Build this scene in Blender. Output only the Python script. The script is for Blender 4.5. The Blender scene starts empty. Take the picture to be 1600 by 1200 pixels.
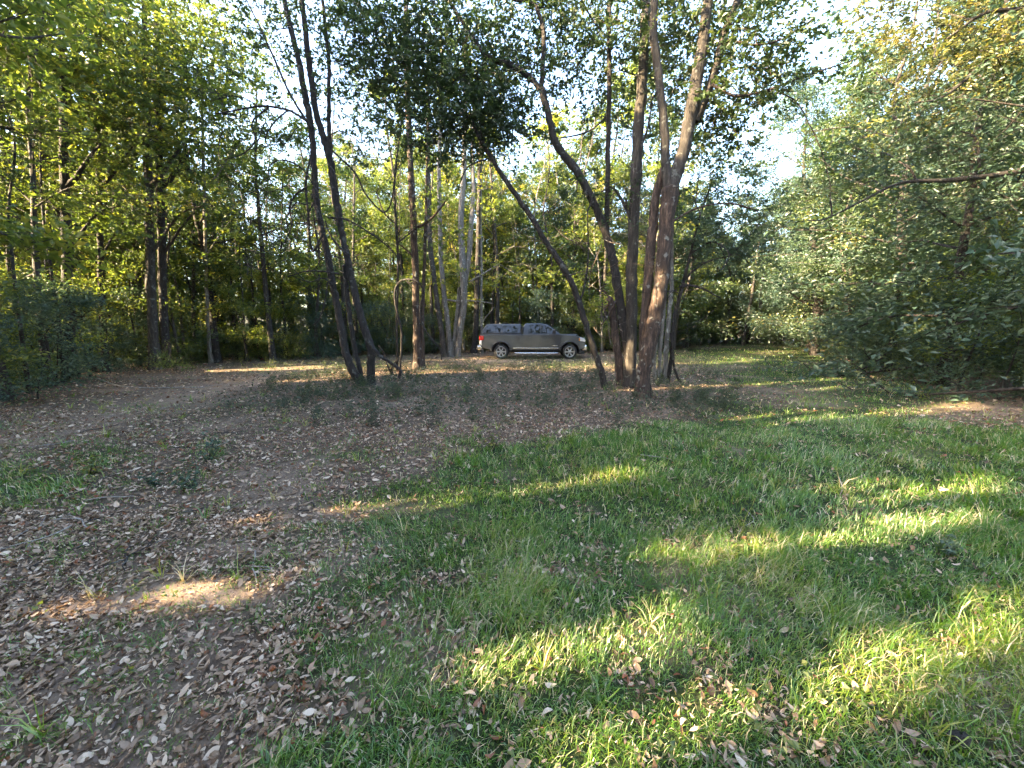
import bpy, math, random
import numpy as np
from mathutils import Vector

# ------------------------------------------------------------------ camera, sky, sun, exposure
SC = bpy.context.scene
COL = SC.collection
CAM_H = 1.6
PITCH = math.radians(8.3)
FPX = 600.0                                  # focal length in pixels of the 1600 px wide photograph
cam = bpy.data.cameras.new('camera')
cam.sensor_width = 36.0
cam.lens = FPX * 36.0 / 1600.0
cam.clip_start = 0.05
cam.clip_end = 600.0
camo = bpy.data.objects.new('camera', cam)
camo.location = (0, 0, CAM_H)
camo.rotation_euler = (math.pi / 2 - PITCH, 0, 0)
COL.objects.link(camo)
SC.camera = camo

SUN_EL = math.radians(24)
SUN_AZ = math.atan2(-0.34, -0.94)            # the sun stands to the left and a little behind
S = np.array([math.cos(SUN_EL) * math.cos(SUN_AZ), math.cos(SUN_EL) * math.sin(SUN_AZ), math.sin(SUN_EL)])
world = bpy.data.worlds.new('World')
SC.world = world
world.use_nodes = True
wn = world.node_tree.nodes
wl = world.node_tree.links
bgn = wn['Background']
sky = wn.new('ShaderNodeTexSky')
sky.sky_type = 'NISHITA'
sky.sun_disc = False
sky.sun_elevation = SUN_EL
sky.sun_rotation = math.pi / 2 - SUN_AZ
sky.air_density = 1.0
sky.dust_density = 3.0
wl.new(sky.outputs[0], bgn.inputs[0])
bgn.inputs[1].default_value = 0.11
sun = bpy.data.lights.new('sun', 'SUN')
sun.energy = 5.0
sun.angle = math.radians(0.5)
sun.color = (1.0, 0.78, 0.47)
suno = bpy.data.objects.new('sun', sun)
suno.rotation_euler = Vector(-S).to_track_quat('-Z', 'Y').to_euler()
suno.location = (-30, -10, 30)
COL.objects.link(suno)
SC.view_settings.view_transform = 'Standard'
SC.view_settings.look = 'None'
SC.view_settings.exposure = 4.05
SC.view_settings.gamma = 1.0
SC.view_settings.use_curve_mapping = False
SC.cycles.max_bounces = 4
SC.cycles.diffuse_bounces = 3
SC.cycles.transmission_bounces = 4
SC.cycles.glossy_bounces = 2
SC.cycles.use_denoising = True
SC.cycles.use_adaptive_sampling = True
SC.cycles.adaptive_threshold = 0.05
SC.cycles.sample_clamp_indirect = 6.0

# ------------------------------------------------------------------ geometry of the view
CP, SP = math.cos(PITCH), math.sin(PITCH)


def at(px, py, Y):
    """The point of the place that lies Y metres ahead in the direction of a photograph pixel."""
    dx, du = px - 800.0, 600.0 - py
    yw = FPX * CP + du * SP
    zw = du * CP - FPX * SP
    t = Y / yw
    return np.array([dx * t, Y, CAM_H + zw * t])


def project(P):
    P = np.atleast_2d(P)
    z = P[:, 2] - CAM_H
    f = P[:, 1] * CP - z * SP
    u = P[:, 1] * SP + z * CP
    f = np.where(f < 0.05, 0.05, f)
    return 800 + FPX * P[:, 0] / f, 600 - FPX * u / f


def sm(a, b, x):
    t = np.clip((x - a) / (b - a), 0, 1)
    return t * t * (3 - 2 * t)


def vnoise(x, y, seed=0):
    """Smooth value noise on arrays."""
    x = np.asarray(x, float); y = np.asarray(y, float)
    xi = np.floor(x).astype(np.int64); yi = np.floor(y).astype(np.int64)
    fx = x - xi; fy = y - yi
    fx = fx * fx * (3 - 2 * fx); fy = fy * fy * (3 - 2 * fy)

    def h(a, b):
        n = (a * 374761393 + b * 668265263 + seed * 1442695041) & 0x7fffffff
        n = ((n ^ (n >> 13)) * 1274126177) & 0x7fffffff
        return ((n ^ (n >> 16)) & 0xffff) / 65535.0
    return (h(xi, yi) * (1 - fx) + h(xi + 1, yi) * fx) * (1 - fy) + (h(xi, yi + 1) * (1 - fx) + h(xi + 1, yi + 1) * fx) * fy


def fbm(x, y, seed=0):
    return 0.5 * vnoise(x, y, seed) + 0.3 * vnoise(x * 2.1, y * 2.1, seed + 1) + 0.2 * vnoise(x * 4.3, y * 4.3, seed + 2)


def H(x, y):
    x = np.asarray(x, float); y = np.asarray(y, float)
    h = 0.16 * np.exp(-((x - 0.5) / 4.5) ** 2 - ((y - 11.0) / 3.2) ** 2)
    h = h + 0.09 * (fbm(x * 0.35, y * 0.35, 5) - 0.5) + 0.03 * (fbm(x * 2.2, y * 2.2, 9) - 0.5)
    return h


def G(px, py):
    """Ground point under a photograph pixel."""
    z = 0.0
    for _ in range(6):
        dx, du = px - 800.0, 600.0 - py
        yw = FPX * CP + du * SP
        zw = du * CP - FPX * SP
        t = (z - CAM_H) / zw
        p = np.array([dx * t, yw * t, z])
        z = float(H(p[0], p[1]))
    p[2] = z
    return p


# ------------------------------------------------------------------ mesh helpers
def mesh_np(name, V, F, mat, smooth=False, attr=None):
    """One mesh from vertices and a list of face arrays (each n x k)."""
    if not isinstance(F, (list, tuple)):
        F = [F]
    F = [f for f in F if len(f)]
    me = bpy.data.meshes.new(name)
    V = np.asarray(V, np.float32)
    me.vertices.add(len(V))
    me.vertices.foreach_set('co', V.ravel())
    tot = np.concatenate([np.full(len(f), f.shape[1], np.int32) for f in F])
    loops = np.concatenate([np.asarray(f, np.int32).ravel() for f in F])
    starts = np.concatenate([[0], np.cumsum(tot)[:-1]]).astype(np.int32)
    me.loops.add(len(loops))
    me.loops.foreach_set('vertex_index', loops)
    me.polygons.add(len(tot))
    me.polygons.foreach_set('loop_start', starts)
    me.polygons.foreach_set('loop_total', tot)
    me.polygons.foreach_set('use_smooth', np.full(len(tot), smooth))
    me.materials.append(mat)
    if attr is not None:
        for k, a in attr.items():
            at_ = me.attributes.new(k, 'FLOAT', 'POINT')
            at_.data.foreach_set('value', np.asarray(a, np.float32))
    me.update(calc_edges=True)
    return me


def link(name, me, parent=None, loc=None, label=None, cat=None, group=None, kind=None):
    o = bpy.data.objects.new(name, me)
    COL.objects.link(o)
    if parent is not None:
        o.parent = parent
    if loc is not None:
        o.location = loc
    tag(o, label, cat, group, kind)
    return o


def tag(o, label=None, cat=None, group=None, kind=None):
    if label: o['label'] = label
    if cat: o['category'] = cat
    if group: o['group'] = group
    if kind: o['kind'] = kind
    return o


def spline(P, n):
    """Catmull-Rom through the points, n samples (any number of columns)."""
    P = np.asarray(P, float)
    Q = np.vstack([2 * P[0] - P[1], P, 2 * P[-1] - P[-2]])
    s = np.linspace(0, len(P) - 1 - 1e-6, n)
    i = s.astype(int)
    t = (s - i)[:, None]
    a, b, c, d = Q[i], Q[i + 1], Q[i + 2], Q[i + 3]
    return 0.5 * (2 * b + (c - a) * t + (2 * a - 5 * b + 4 * c - d) * t * t + (3 * b - a - 3 * c + d) * t ** 3)


class MB:
    """Collects tubes into one mesh."""
    def __init__(self):
        self.V = []; self.Q = []; self.T = []; self.n = 0

    def tube(self, P, R, sides=8, rough=0.0, rng=None):
        P = np.asarray(P, float); R = np.asarray(R, float)
        n = len(P)
        T = np.gradient(P, axis=0)
        T /= np.linalg.norm(T, axis=1)[:, None] + 1e-9
        ref = np.array([0.31, 0.95, 0.05]) if abs(T[0][1]) < 0.8 else np.array([1.0, 0, 0])
        A = np.cross(T, ref); A /= np.linalg.norm(A, axis=1)[:, None] + 1e-9
        B = np.cross(T, A)
        th = np.linspace(0, 2 * math.pi, sides, endpoint=False)
        rr = R[:, None] * np.ones(sides)
        if rough and rng is not None:
            ridge = rng.normal(0, rough * 0.7, sides)
            rr = rr * (1 + ridge[None, :] + rng.normal(0, rough * 0.5, (n, sides)))
        V = P[:, None, :] + rr[:, :, None] * (np.cos(th)[None, :, None] * A[:, None, :] + np.sin(th)[None, :, None] * B[:, None, :])
        V = V.reshape(-1, 3)
        i = np.arange(n - 1)[:, None] * sides
        j = np.arange(sides)[None, :]
        k = (j + 1) % sides
        q = np.stack([i + j, i + k, i + sides + k, i + sides + j], -1).reshape(-1, 4) + self.n
        self.V.append(V); self.Q.append(q)
        tip = len(V)
        self.V.append(P[-1:] + T[-1:] * R[-1])
        c = (n - 1) * sides
        self.T.append(np.stack([c + np.arange(sides), c + (np.arange(sides) + 1) % sides, np.full(sides, tip)], -1) + self.n)
        self.n += tip + 1
        return self

    def mesh(self, name, mat, off=None):
        V = np.vstack(self.V)
        if off is not None:
            V = V - off
        return mesh_np(name, V, [np.vstack(self.Q), np.vstack(self.T)], mat, smooth=True)


def rand_dirs(rng, n):
    d = rng.normal(size=(n, 3))
    return d / (np.linalg.norm(d, axis=1)[:, None] + 1e-9)


def leaf_mesh(name, L, mat, off=None):
    """L: dict of leaf centres P, directions D, normals N, lengths, widths, colour values v."""
    P, D, N, ln, wd, v = L['P'], L['D'], L['N'], L['l'], L['w'], L['v']
    if off is not None:
        P = P - off
    Sd = np.cross(D, N); Sd /= np.linalg.norm(Sd, axis=1)[:, None] + 1e-9
    U = np.cross(Sd, D)
    b = P - D * (ln * 0.5)[:, None]
    t = P + D * (ln * 0.5)[:, None] - U * (ln * 0.12)[:, None]
    m = P - D * (ln * 0.04)[:, None] + U * (wd * 0.16)[:, None]
    l = m + Sd * (wd * 0.5)[:, None]
    r = m - Sd * (wd * 0.5)[:, None]
    V = np.stack([b, r, t, l], 1).reshape(-1, 3)
    n = len(P)
    F = np.arange(4 * n).reshape(n, 4)
    return mesh_np(name, V, F, mat, attr={'v': np.repeat(v, 4)})


def leaves(rng, P, size, v, flat=0.55, outward=None):
    n = len(P)
    D = rand_dirs(rng, n)
    if outward is not None:
        D = D + outward * 0.7
    D[:, 2] = D[:, 2] * 0.6 - 0.12
    D /= np.linalg.norm(D, axis=1)[:, None] + 1e-9
    N = rand_dirs(rng, n)
    N[:, 2] = np.abs(N[:, 2]) + flat
    l = size * rng.uniform(0.65, 1.35, n)
    return dict(P=P, D=D, N=N, l=l, w=l * rng.uniform(0.42, 0.6, n), v=np.clip(v, 0, 1))


def cat_leaves(Ls):
    return {k: np.concatenate([a[k] for a in Ls]) for k in Ls[0]}


def sub_leaves(L, keep):
    return {k: a[keep] for k, a in L.items()}


# ------------------------------------------------------------------ sun gaps: where the wood lets the light through
UU = np.array([-S[1], S[0], 0.0]); UU /= np.linalg.norm(UU)
VV = np.cross(S, UU)
BEAMS = []


def beam(a, b, r, margin=0.5):
    """A gap in the leaves along the sun's direction, in front of the places a and b."""
    a = np.asarray(a); b = np.asarray(b)
    BEAMS.append((np.array([a @ UU, a @ VV]), np.array([b @ UU, b @ VV]), r, max(a @ S, b @ S) + margin))


def in_beams(P, pad=0.0, rmax=9.0, which=None):
    p = np.stack([P @ UU, P @ VV], 1)
    s = P @ S
    hit = np.zeros(len(P), bool)
    c = (p.min(0) + p.max(0)) / 2
    R = np.linalg.norm(p.max(0) - c) + 0.3
    smax = s.max()
    for a, b, r, s0 in (BEAMS if which is None else BEAMS[:which]):
        d = b - a
        if r > rmax or s0 > smax:
            continue
        tc_ = min(1.0, max(0.0, float((c - a) @ d) / float(d @ d + 1e-9)))
        if np.linalg.norm(c - a - tc_ * d) > R + r:
            continue
        t = np.clip(((p - a) @ d) / (d @ d + 1e-9), 0, 1)
        q = p - a - t[:, None] * d
        hit |= ((q * q).sum(1) < (r + pad) ** 2) & (s > s0)
    return hit


def gb(x0, y0, x1, y1, r):
    beam(G(x0, y0), G(x1, y1), r)


gb(480, 810, 680, 780, 0.13)
gb(790, 758, 1010, 737, 0.14)
gb(1340, 772, 1520, 755, 0.12)
gb(1340, 830, 1490, 815, 0.08)
gb(1050, 868, 1190, 852, 0.05)
gb(790, 1048, 1050, 975, 0.04)
gb(860, 1195, 1250, 1095, 0.02)
gb(1300, 1075, 1590, 965, 0.04)
gb(150, 945, 370, 922, 0.04)
gb(1200, 655, 1490, 635, 0.30)
gb(1080, 605, 1290, 605, 0.30)
gb(390, 578, 480, 574, 0.55)
gb(1060, 560, 1220, 552, 0.55)
gb(735, 563, 790, 563, 0.40)
gb(840, 572, 940, 570, 0.35)
beam(at(1000, 610, 9.0), at(1017, 515, 9.0), 0.34, 0.4)
beam(at(1046, 540, 9.6), at(1050, 430, 9.6), 0.12, 0.4)
beam(at(1036, 368, 9.5), at(1037, 360, 9.5), 0.14, 0.4)
beam(at(545, 380, 11), at(540, 440, 11), 0.15, 0.4)
beam(at(750, 95, 9.5), at(840, 135, 9.5), 0.15, 0.4)
beam(at(640, 240, 15), at(648, 330, 15), 0.35, 0.6)
beam(at(640, 280, 25), at(980, 180, 27), 3.0, 1.2)
beam(at(560, 400, 24), at(760, 420, 25), 1.3, 1.2)
beam(at(480, 470, 24), at(720, 480, 25), 0.7, 1.0)
beam(at(860, 440, 26), at(960, 450, 26), 0.8, 1.0)
beam(at(1090, 450, 34), at(1240, 400, 36), 1.6, 1.0)
beam(at(690, 330, 25), at(800, 330, 25), 1.2, 1.2)
beam(at(420, 400, 22), at(520, 370, 22), 1.2, 1.2)
beam(at(150, 40, 14), at(350, 90, 16), 1.5, 1.6)
beam(at(30, 300, 13), at(200, 340, 15), 1.1, 1.4)
beam(at(300, 330, 17), at(400, 380, 18), 1.1, 1.4)
beam(at(1400, 40, 8.6), at(1580, 120, 8.6), 2.4, 1.0)
beam(at(1300, 230, 15), at(1450, 190, 13), 1.8, 1.2)
beam(at(1190, 500, 30), at(1220, 500, 30), 0.5, 1.0)
brg = np.random.default_rng(99)
N_MAIN = len(BEAMS)
for k in range(200):                         # scattered small gaps that dapple the woods
    px = brg.uniform(0, 1600)
    py = brg.uniform(60, 470)
    if px < 450:
        yy = brg.uniform(11, 18)
    elif px < 1120:
        yy = brg.uniform(23, 29)
    else:
        yy = brg.uniform(9, 17); py = brg.uniform(20, 380)
    q = at(px, py, yy)
    if q[2] > 2.0:
        beam(q, q + brg.normal(0, 0.4, 3), brg.uniform(0.31, 0.95), 0.8)


# ------------------------------------------------------------------ materials
def new_mat(name):
    m = bpy.data.materials.new(name)
    m.use_nodes = True
    nt = m.node_tree
    nt.nodes.clear()
    out = nt.nodes.new('ShaderNodeOutputMaterial')
    return m, nt, out


def ramp(nt, stops):
    r = nt.nodes.new('ShaderNodeValToRGB')
    e = r.color_ramp.elements
    while len(e) < len(stops):
        e.new(0.5)
    for i, (p, c) in enumerate(stops):
        e[i].position = p
        e[i].color = (*c, 1)
    return r


def leaf_mat(name, stops, trans=0.45, tint=(1.12, 1.12, 0.52), gloss=0.03, rough=0.45):
    m, nt, out = new_mat(name)
    N, Lk = nt.nodes, nt.links
    a = N.new('ShaderNodeAttribute'); a.attribute_name = 'v'
    oi = N.new('ShaderNodeObjectInfo')
    add = N.new('ShaderNodeMath'); add.operation = 'MULTIPLY_ADD'
    Lk.new(oi.outputs['Random'], add.inputs[0]); add.inputs[1].default_value = 0.22
    Lk.new(a.outputs['Fac'], add.inputs[2])
    r = ramp(nt, stops)
    Lk.new(add.outputs[0], r.inputs[0])
    d = N.new('ShaderNodeBsdfDiffuse')
    Lk.new(r.outputs[0], d.inputs[0])
    mul = N.new('ShaderNodeMix'); mul.data_type = 'RGBA'; mul.blend_type = 'MULTIPLY'
    mul.inputs[0].default_value = 1.0
    Lk.new(r.outputs[0], mul.inputs[6]); mul.inputs[7].default_value = (*[t * 1.6 for t in tint], 1)
    t = N.new('ShaderNodeBsdfTranslucent')
    Lk.new(mul.outputs[2], t.inputs[0])
    mx = N.new('ShaderNodeMixShader'); mx.inputs[0].default_value = trans
    Lk.new(d.outputs[0], mx.inputs[1]); Lk.new(t.outputs[0], mx.inputs[2])
    g = N.new('ShaderNodeBsdfGlossy'); g.inputs['Roughness'].default_value = rough
    g.inputs[0].default_value = (1, 1, 1, 1)
    m2 = N.new('ShaderNodeMixShader'); m2.inputs[0].default_value = gloss
    Lk.new(mx.outputs[0], m2.inputs[1]); Lk.new(g.outputs[0], m2.inputs[2])
    Lk.new(m2.outputs[0], out.inputs[0])
    return m


def principled(nt, out, rough=0.8):
    p = nt.nodes.new('ShaderNodeBsdfPrincipled')
    p.inputs['Roughness'].default_value = rough
    nt.links.new(p.outputs[0], out.inputs[0])
    return p


def bark_mat(name, dark, mid, light, scale=6.0, lichen=0.0, bump=1.0):
    m, nt, out = new_mat(name)
    N, Lk = nt.nodes, nt.links
    p = principled(nt, out, 0.9)
    tc = N.new('ShaderNodeTexCoord')
    mp = N.new('ShaderNodeMapping'); mp.inputs['Scale'].default_value = (scale * 3.2, scale * 3.2, scale * 0.55)
    Lk.new(tc.outputs['Object'], mp.inputs[0])
    n1 = N.new('ShaderNodeTexNoise'); n1.inputs['Scale'].default_value = 1.0
    n1.inputs['Detail'].default_value = 7; n1.inputs['Roughness'].default_value = 0.7
    Lk.new(mp.outputs[0], n1.inputs['Vector'])
    r = ramp(nt, [(0.30, dark), (0.5, mid), (0.72, light)])
    Lk.new(n1.outputs['Fac'], r.inputs[0])
    n2 = N.new('ShaderNodeTexNoise'); n2.inputs['Scale'].default_value = 7.0; n2.inputs['Detail'].default_value = 5
    Lk.new(tc.outputs['Object'], n2.inputs['Vector'])
    r2 = ramp(nt, [(0.60, (0, 0, 0)), (0.68, (lichen,) * 3)])
    Lk.new(n2.outputs['Fac'], r2.inputs[0])
    mx = N.new('ShaderNodeMix'); mx.data_type = 'RGBA'
    Lk.new(r2.outputs[0], mx.inputs[0]); Lk.new(r.outputs[0], mx.inputs[6])
    mx.inputs[7].default_value = (0.42, 0.43, 0.38, 1)
    Lk.new(mx.outputs[2], p.inputs['Base Color'])
    b = N.new('ShaderNodeBump'); b.inputs['Strength'].default_value = bump; b.inputs['Distance'].default_value = 0.05
    Lk.new(n1.outputs['Fac'], b.inputs['Height'])
    Lk.new(b.outputs[0], p.inputs['Normal'])
    return m


def plain_mat(name, col, rough=0.5, metal=0.0, coat=0.0, spec=0.5):
    m, nt, out = new_mat(name)
    p = principled(nt, out, rough)
    p.inputs['Base Color'].default_value = (*col, 1)
    p.inputs['Metallic'].default_value = metal
    p.inputs['Coat Weight'].default_value = coat
    p.inputs['Specular IOR Level'].default_value = spec
    n = nt.nodes.new('ShaderNodeTexNoise'); n.inputs['Scale'].default_value = 9.0; n.inputs['Detail'].default_value = 6
    tc = nt.nodes.new('ShaderNodeTexCoord')
    nt.links.new(tc.outputs['Object'], n.inputs['Vector'])
    mr = nt.nodes.new('ShaderNodeMapRange')
    mr.inputs[3].default_value = max(0.02, rough - 0.08); mr.inputs[4].default_value = rough + 0.12
    nt.links.new(n.outputs['Fac'], mr.inputs[0]); nt.links.new(mr.outputs[0], p.inputs['Roughness'])
    return m


GREEN = leaf_mat('leaf_green', [(0.0, (0.024, 0.042, 0.018)), (0.4, (0.055, 0.085, 0.026)), (0.75, (0.11, 0.135, 0.034)), (1.0, (0.21, 0.19, 0.045))])
OAK = leaf_mat('leaf_oak', [(0.0, (0.018, 0.034, 0.017)), (0.5, (0.042, 0.07, 0.028)), (0.9, (0.09, 0.115, 0.038)), (1.0, (0.17, 0.155, 0.04))], trans=0.38, gloss=0.035, rough=0.45)
BLUE = leaf_mat('leaf_blue_green', [(0.0, (0.018, 0.038, 0.030)), (0.5, (0.042, 0.078, 0.054)), (0.9, (0.085, 0.125, 0.07)), (1.0, (0.15, 0.16, 0.06))], trans=0.35, tint=(1.25, 1.12, 0.55), gloss=0.035)
LIME = leaf_mat('leaf_lime', [(0.0, (0.045, 0.07, 0.02)), (0.5, (0.11, 0.15, 0.032)), (0.85, (0.22, 0.22, 0.042)), (1.0, (0.34, 0.26, 0.055))], trans=0.5)
SUNGOLD = leaf_mat('leaf_gold_sunlit', [(0.0, (0.03, 0.046, 0.022)), (0.5, (0.085, 0.10, 0.04)), (0.85, (0.18, 0.165, 0.05)), (1.0, (0.28, 0.21, 0.065))], trans=0.42)  # autumn gold with the sunlight on the leaves mixed into the colour
WEED = leaf_mat('leaf_weed', [(0.0, (0.02, 0.028, 0.016)), (0.5, (0.045, 0.06, 0.032)), (0.85, (0.09, 0.095, 0.055)), (1.0, (0.16, 0.13, 0.09))], trans=0.25, tint=(1.1, 1.1, 0.7))
DRYL = leaf_mat('leaf_dry', [(0.0, (0.08, 0.045, 0.025)), (0.5, (0.16, 0.09, 0.045)), (1.0, (0.26, 0.17, 0.09))], trans=0.3, tint=(1.2, 0.95, 0.6))
BARK = bark_mat('bark_grey_brown', (0.011, 0.0085, 0.007), (0.034, 0.027, 0.021), (0.09, 0.074, 0.06), lichen=0.22)
BARKD = bark_mat('bark_dark', (0.007, 0.005, 0.004), (0.019, 0.014, 0.011), (0.058, 0.043, 0.034), scale=8, lichen=0.16)
BARKR = bark_mat('bark_red_brown', (0.011, 0.0075, 0.0055), (0.042, 0.026, 0.018), (0.16, 0.10, 0.068), scale=6, lichen=0.35)
BARKP = bark_mat('bark_pale', (0.045, 0.039, 0.033), (0.13, 0.113, 0.096), (0.25, 0.225, 0.195), scale=5, lichen=0.5)


# ------------------------------------------------------------------ ground cover masks (laid out once, in place on the ground)
BX = np.array([[540, 1010], [575, 1050], [600, 1120], [640, 1180], [660, 1010], [690, 830], [720, 640], [760, 640], [790, 560], [830, 490], [880, 470],
               [930, 440], [980, 440], [1040, 420], [1100, 350], [1200, 230]], float)


def blob(px, py, cx, cy, rx, ry):
    return np.exp(-(((px - cx) / rx) ** 2 + ((py - cy) / ry) ** 2))


def grass_mask(x, y):
    px, py = project(np.stack([x, y, np.zeros_like(x)], 1))
    edge = np.interp(py, BX[:, 0], BX[:, 1])
    n = fbm(x * 0.9, y * 0.9, 21)
    n2 = fbm(x * 3.1, y * 3.1, 31)
    g = sm(-120, 110, px - edge + 420 * (n - 0.5) + 160 * (n2 - 0.5))
    g = g * sm(0.20, 0.56, n2 + 0.21 * g)
    for cx, cy, rx, ry, k in [(600, 965, 90, 40, .7), (540, 880, 90, 28, .6), (870, 890, 80, 16, .45), (1130, 850, 100, 12, .35), (690, 1030, 60, 30, .6),
                              (480, 1110, 100, 45, .7), (1250, 1180, 60, 14, .2), (1080, 760, 60, 8, .3), (700, 905, 60, 14, .5),
                              (1560, 640, 130, 26, .9), (1190, 622, 90, 14, .6), (1390, 590, 90, 14, .4), (1040, 610, 60, 16, .6)]:
        g = g - k * blob(px, py, cx, cy, rx, ry)
    left = np.zeros_like(g)
    for cx, cy, rx, ry, k in [(40, 755, 120, 40, .9), (150, 715, 70, 24, .7), (325, 705, 30, 18, .6), (300, 750, 40, 20, .5), (540, 712, 60, 10, .7), (60, 1160, 90, 50, .35),
                              (230, 1120, 120, 60, .35), (420, 960, 70, 30, .4), (100, 860, 60, 20, .45), (400, 890, 60, 14, .6), (200, 1010, 90, 20, .3), (470, 578, 90, 8, .9),
                              (540, 572, 80, 7, .9), (880, 573, 60, 7, .8), (1100, 575, 60, 10, .5), (300, 640, 150, 14, .35), (200, 800, 200, 60, .12), (300, 900, 200, 80, .12)]:
        left = np.maximum(left, k * blob(px, py, cx, cy, rx, ry) * sm(0.15, 0.5, n2 + 0.15))
    g = np.clip(np.maximum(g, left), 0, 1)
    g = np.where(py < 575, np.maximum(g, 0.8 * sm(1040, 1090, px) * sm(1330, 1240, px) * sm(525, 545, py)), g)
    return g


TRACK = np.array([[-500, 800], [-200, 735], [0, 690], [150, 655], [300, 618], [410, 590], [470, 577], [540, 570]], float)


def track_mask(x, y):
    px, py = project(np.stack([x, y, np.zeros_like(x)], 1))
    c = np.interp(px, TRACK[:, 0], TRACK[:, 1])
    w = np.interp(px, [-400, 0, 300, 470], [50, 32, 17, 6])
    return np.exp(-((py - c) / w) ** 2) * sm(560, 500, px)


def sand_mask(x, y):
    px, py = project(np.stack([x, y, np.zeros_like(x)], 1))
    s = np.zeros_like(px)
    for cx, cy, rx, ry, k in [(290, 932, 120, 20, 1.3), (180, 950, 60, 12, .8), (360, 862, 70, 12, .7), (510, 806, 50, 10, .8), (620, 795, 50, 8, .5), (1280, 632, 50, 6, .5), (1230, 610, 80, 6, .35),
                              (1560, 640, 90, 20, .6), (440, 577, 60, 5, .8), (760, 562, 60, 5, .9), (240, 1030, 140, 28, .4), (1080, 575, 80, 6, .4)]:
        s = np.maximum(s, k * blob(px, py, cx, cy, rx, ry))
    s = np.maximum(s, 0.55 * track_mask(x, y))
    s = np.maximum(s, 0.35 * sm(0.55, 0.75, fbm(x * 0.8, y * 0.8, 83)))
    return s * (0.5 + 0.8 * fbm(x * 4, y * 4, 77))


def in_poly(x, y, poly):
    x = np.asarray(x); y = np.asarray(y)
    r = np.zeros(x.shape, bool)
    n = len(poly)
    for i in range(n):
        x0, y0 = poly[i]; x1, y1 = poly[(i + 1) % n]
        c = ((y0 > y) != (y1 > y)) & (x < (x1 - x0) * (y - y0) / (y1 - y0 + 1e-12) + x0)
        r ^= c
    return r


CLEAR = [(-8.8, -25), (-9.4, 6), (-15.2, 15), (-11, 19.2), (-6, 21.5), (-4, 24.5), (8, 25), (12, 28), (20, 38), (28, 38), (18, 21), (11.3, 10.5), (9.8, 6), (9.2, -25)]

# ------------------------------------------------------------------ ground
rng = np.random.default_rng(11)
m, nt, out = new_mat('ground_soil')
N, Lk = nt.nodes, nt.links
p = principled(nt, out, 0.95)
p.inputs['Specular IOR Level'].default_value = 0.15
tc = N.new('ShaderNodeTexCoord')
n1 = N.new('ShaderNodeTexNoise'); n1.inputs['Scale'].default_value = 26; n1.inputs['Detail'].default_value = 8; n1.inputs['Roughness'].default_value = 0.75
Lk.new(tc.outputs['Object'], n1.inputs['Vector'])
vo = N.new('ShaderNodeTexVoronoi'); vo.inputs['Scale'].default_value = 17
Lk.new(tc.outputs['Object'], vo.inputs['Vector'])
litc = ramp(nt, [(0.0, (0.028, 0.019, 0.013)), (0.45, (0.085, 0.06, 0.042)), (0.8, (0.18, 0.132, 0.095)), (1.0, (0.30, 0.23, 0.17))])
mixn = N.new('ShaderNodeMix'); mixn.data_type = 'RGBA'; mixn.inputs[0].default_value = 0.5
Lk.new(n1.outputs['Fac'], mixn.inputs[6]); Lk.new(vo.outputs['Color'], mixn.inputs[7])
Lk.new(mixn.outputs[2], litc.inputs[0])
grc = ramp(nt, [(0.3, (0.014, 0.02, 0.008)), (0.55, (0.03, 0.045, 0.014)), (0.8, (0.07, 0.075, 0.03))])
Lk.new(n1.outputs['Fac'], grc.inputs[0])
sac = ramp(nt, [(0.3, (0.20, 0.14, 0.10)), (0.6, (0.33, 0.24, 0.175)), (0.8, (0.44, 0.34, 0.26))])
Lk.new(n1.outputs['Fac'], sac.inputs[0])
ga = N.new('ShaderNodeAttribute'); ga.attribute_name = 'grass'
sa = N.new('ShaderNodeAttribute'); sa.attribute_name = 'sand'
ma = N.new('ShaderNodeMix'); ma.data_type = 'RGBA'
Lk.new(ga.outputs['Fac'], ma.inputs[0]); Lk.new(litc.outputs[0], ma.inputs[6]); Lk.new(grc.outputs[0], ma.inputs[7])
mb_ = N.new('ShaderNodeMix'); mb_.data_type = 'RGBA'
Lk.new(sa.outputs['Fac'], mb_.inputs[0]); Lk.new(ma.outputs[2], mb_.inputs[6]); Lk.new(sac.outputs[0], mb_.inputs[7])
Lk.new(mb_.outputs[2], p.inputs['Base Color'])
bp = N.new('ShaderNodeBump'); bp.inputs['Strength'].default_value = 0.8; bp.inputs['Distance'].default_value = 0.03
Lk.new(n1.outputs['Fac'], bp.inputs['Height']); Lk.new(bp.outputs[0], p.inputs['Normal'])
GROUND = m


def axis(lo, hi, near, step):
    a = list(np.arange(-near, near + 1e-6, step))
    s = step
    while a[-1] < hi:
        s *= 1.16; a.append(a[-1] + s)
    s = step
    while a[0] > lo:
        s *= 1.16; a.insert(0, a[0] - s)
    return np.array(a)


gx = axis(-220, 220, 8, 0.11)
gy = axis(-220, 320, 6, 0.10) + 6.5
X, Y = np.meshgrid(gx, gy)
x, y = X.ravel(), Y.ravel()
V = np.stack([x, y, H(x, y)], 1)
nx, ny = len(gx), len(gy)
i = (np.arange(ny - 1)[:, None] * nx + np.arange(nx - 1)[None, :]).ravel()
F = np.stack([i, i + 1, i + nx + 1, i + nx], 1)
front = y > 0.3
ga_ = np.where(front, grass_mask(x, np.maximum(y, 0.3)), 0.5)
inside = in_poly(x, y, CLEAR)
ga_ = np.where(inside, ga_, 0.05)
sa_ = np.where(front & inside, sand_mask(x, np.maximum(y, 0.3)), 0)
ground = link('ground', mesh_np('ground', V, F, GROUND, True, {'grass': ga_, 'sand': np.clip(sa_, 0, 1)}), kind='structure',
              label='clearing floor of soil, sandy patches, fallen leaves and grass')

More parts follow.
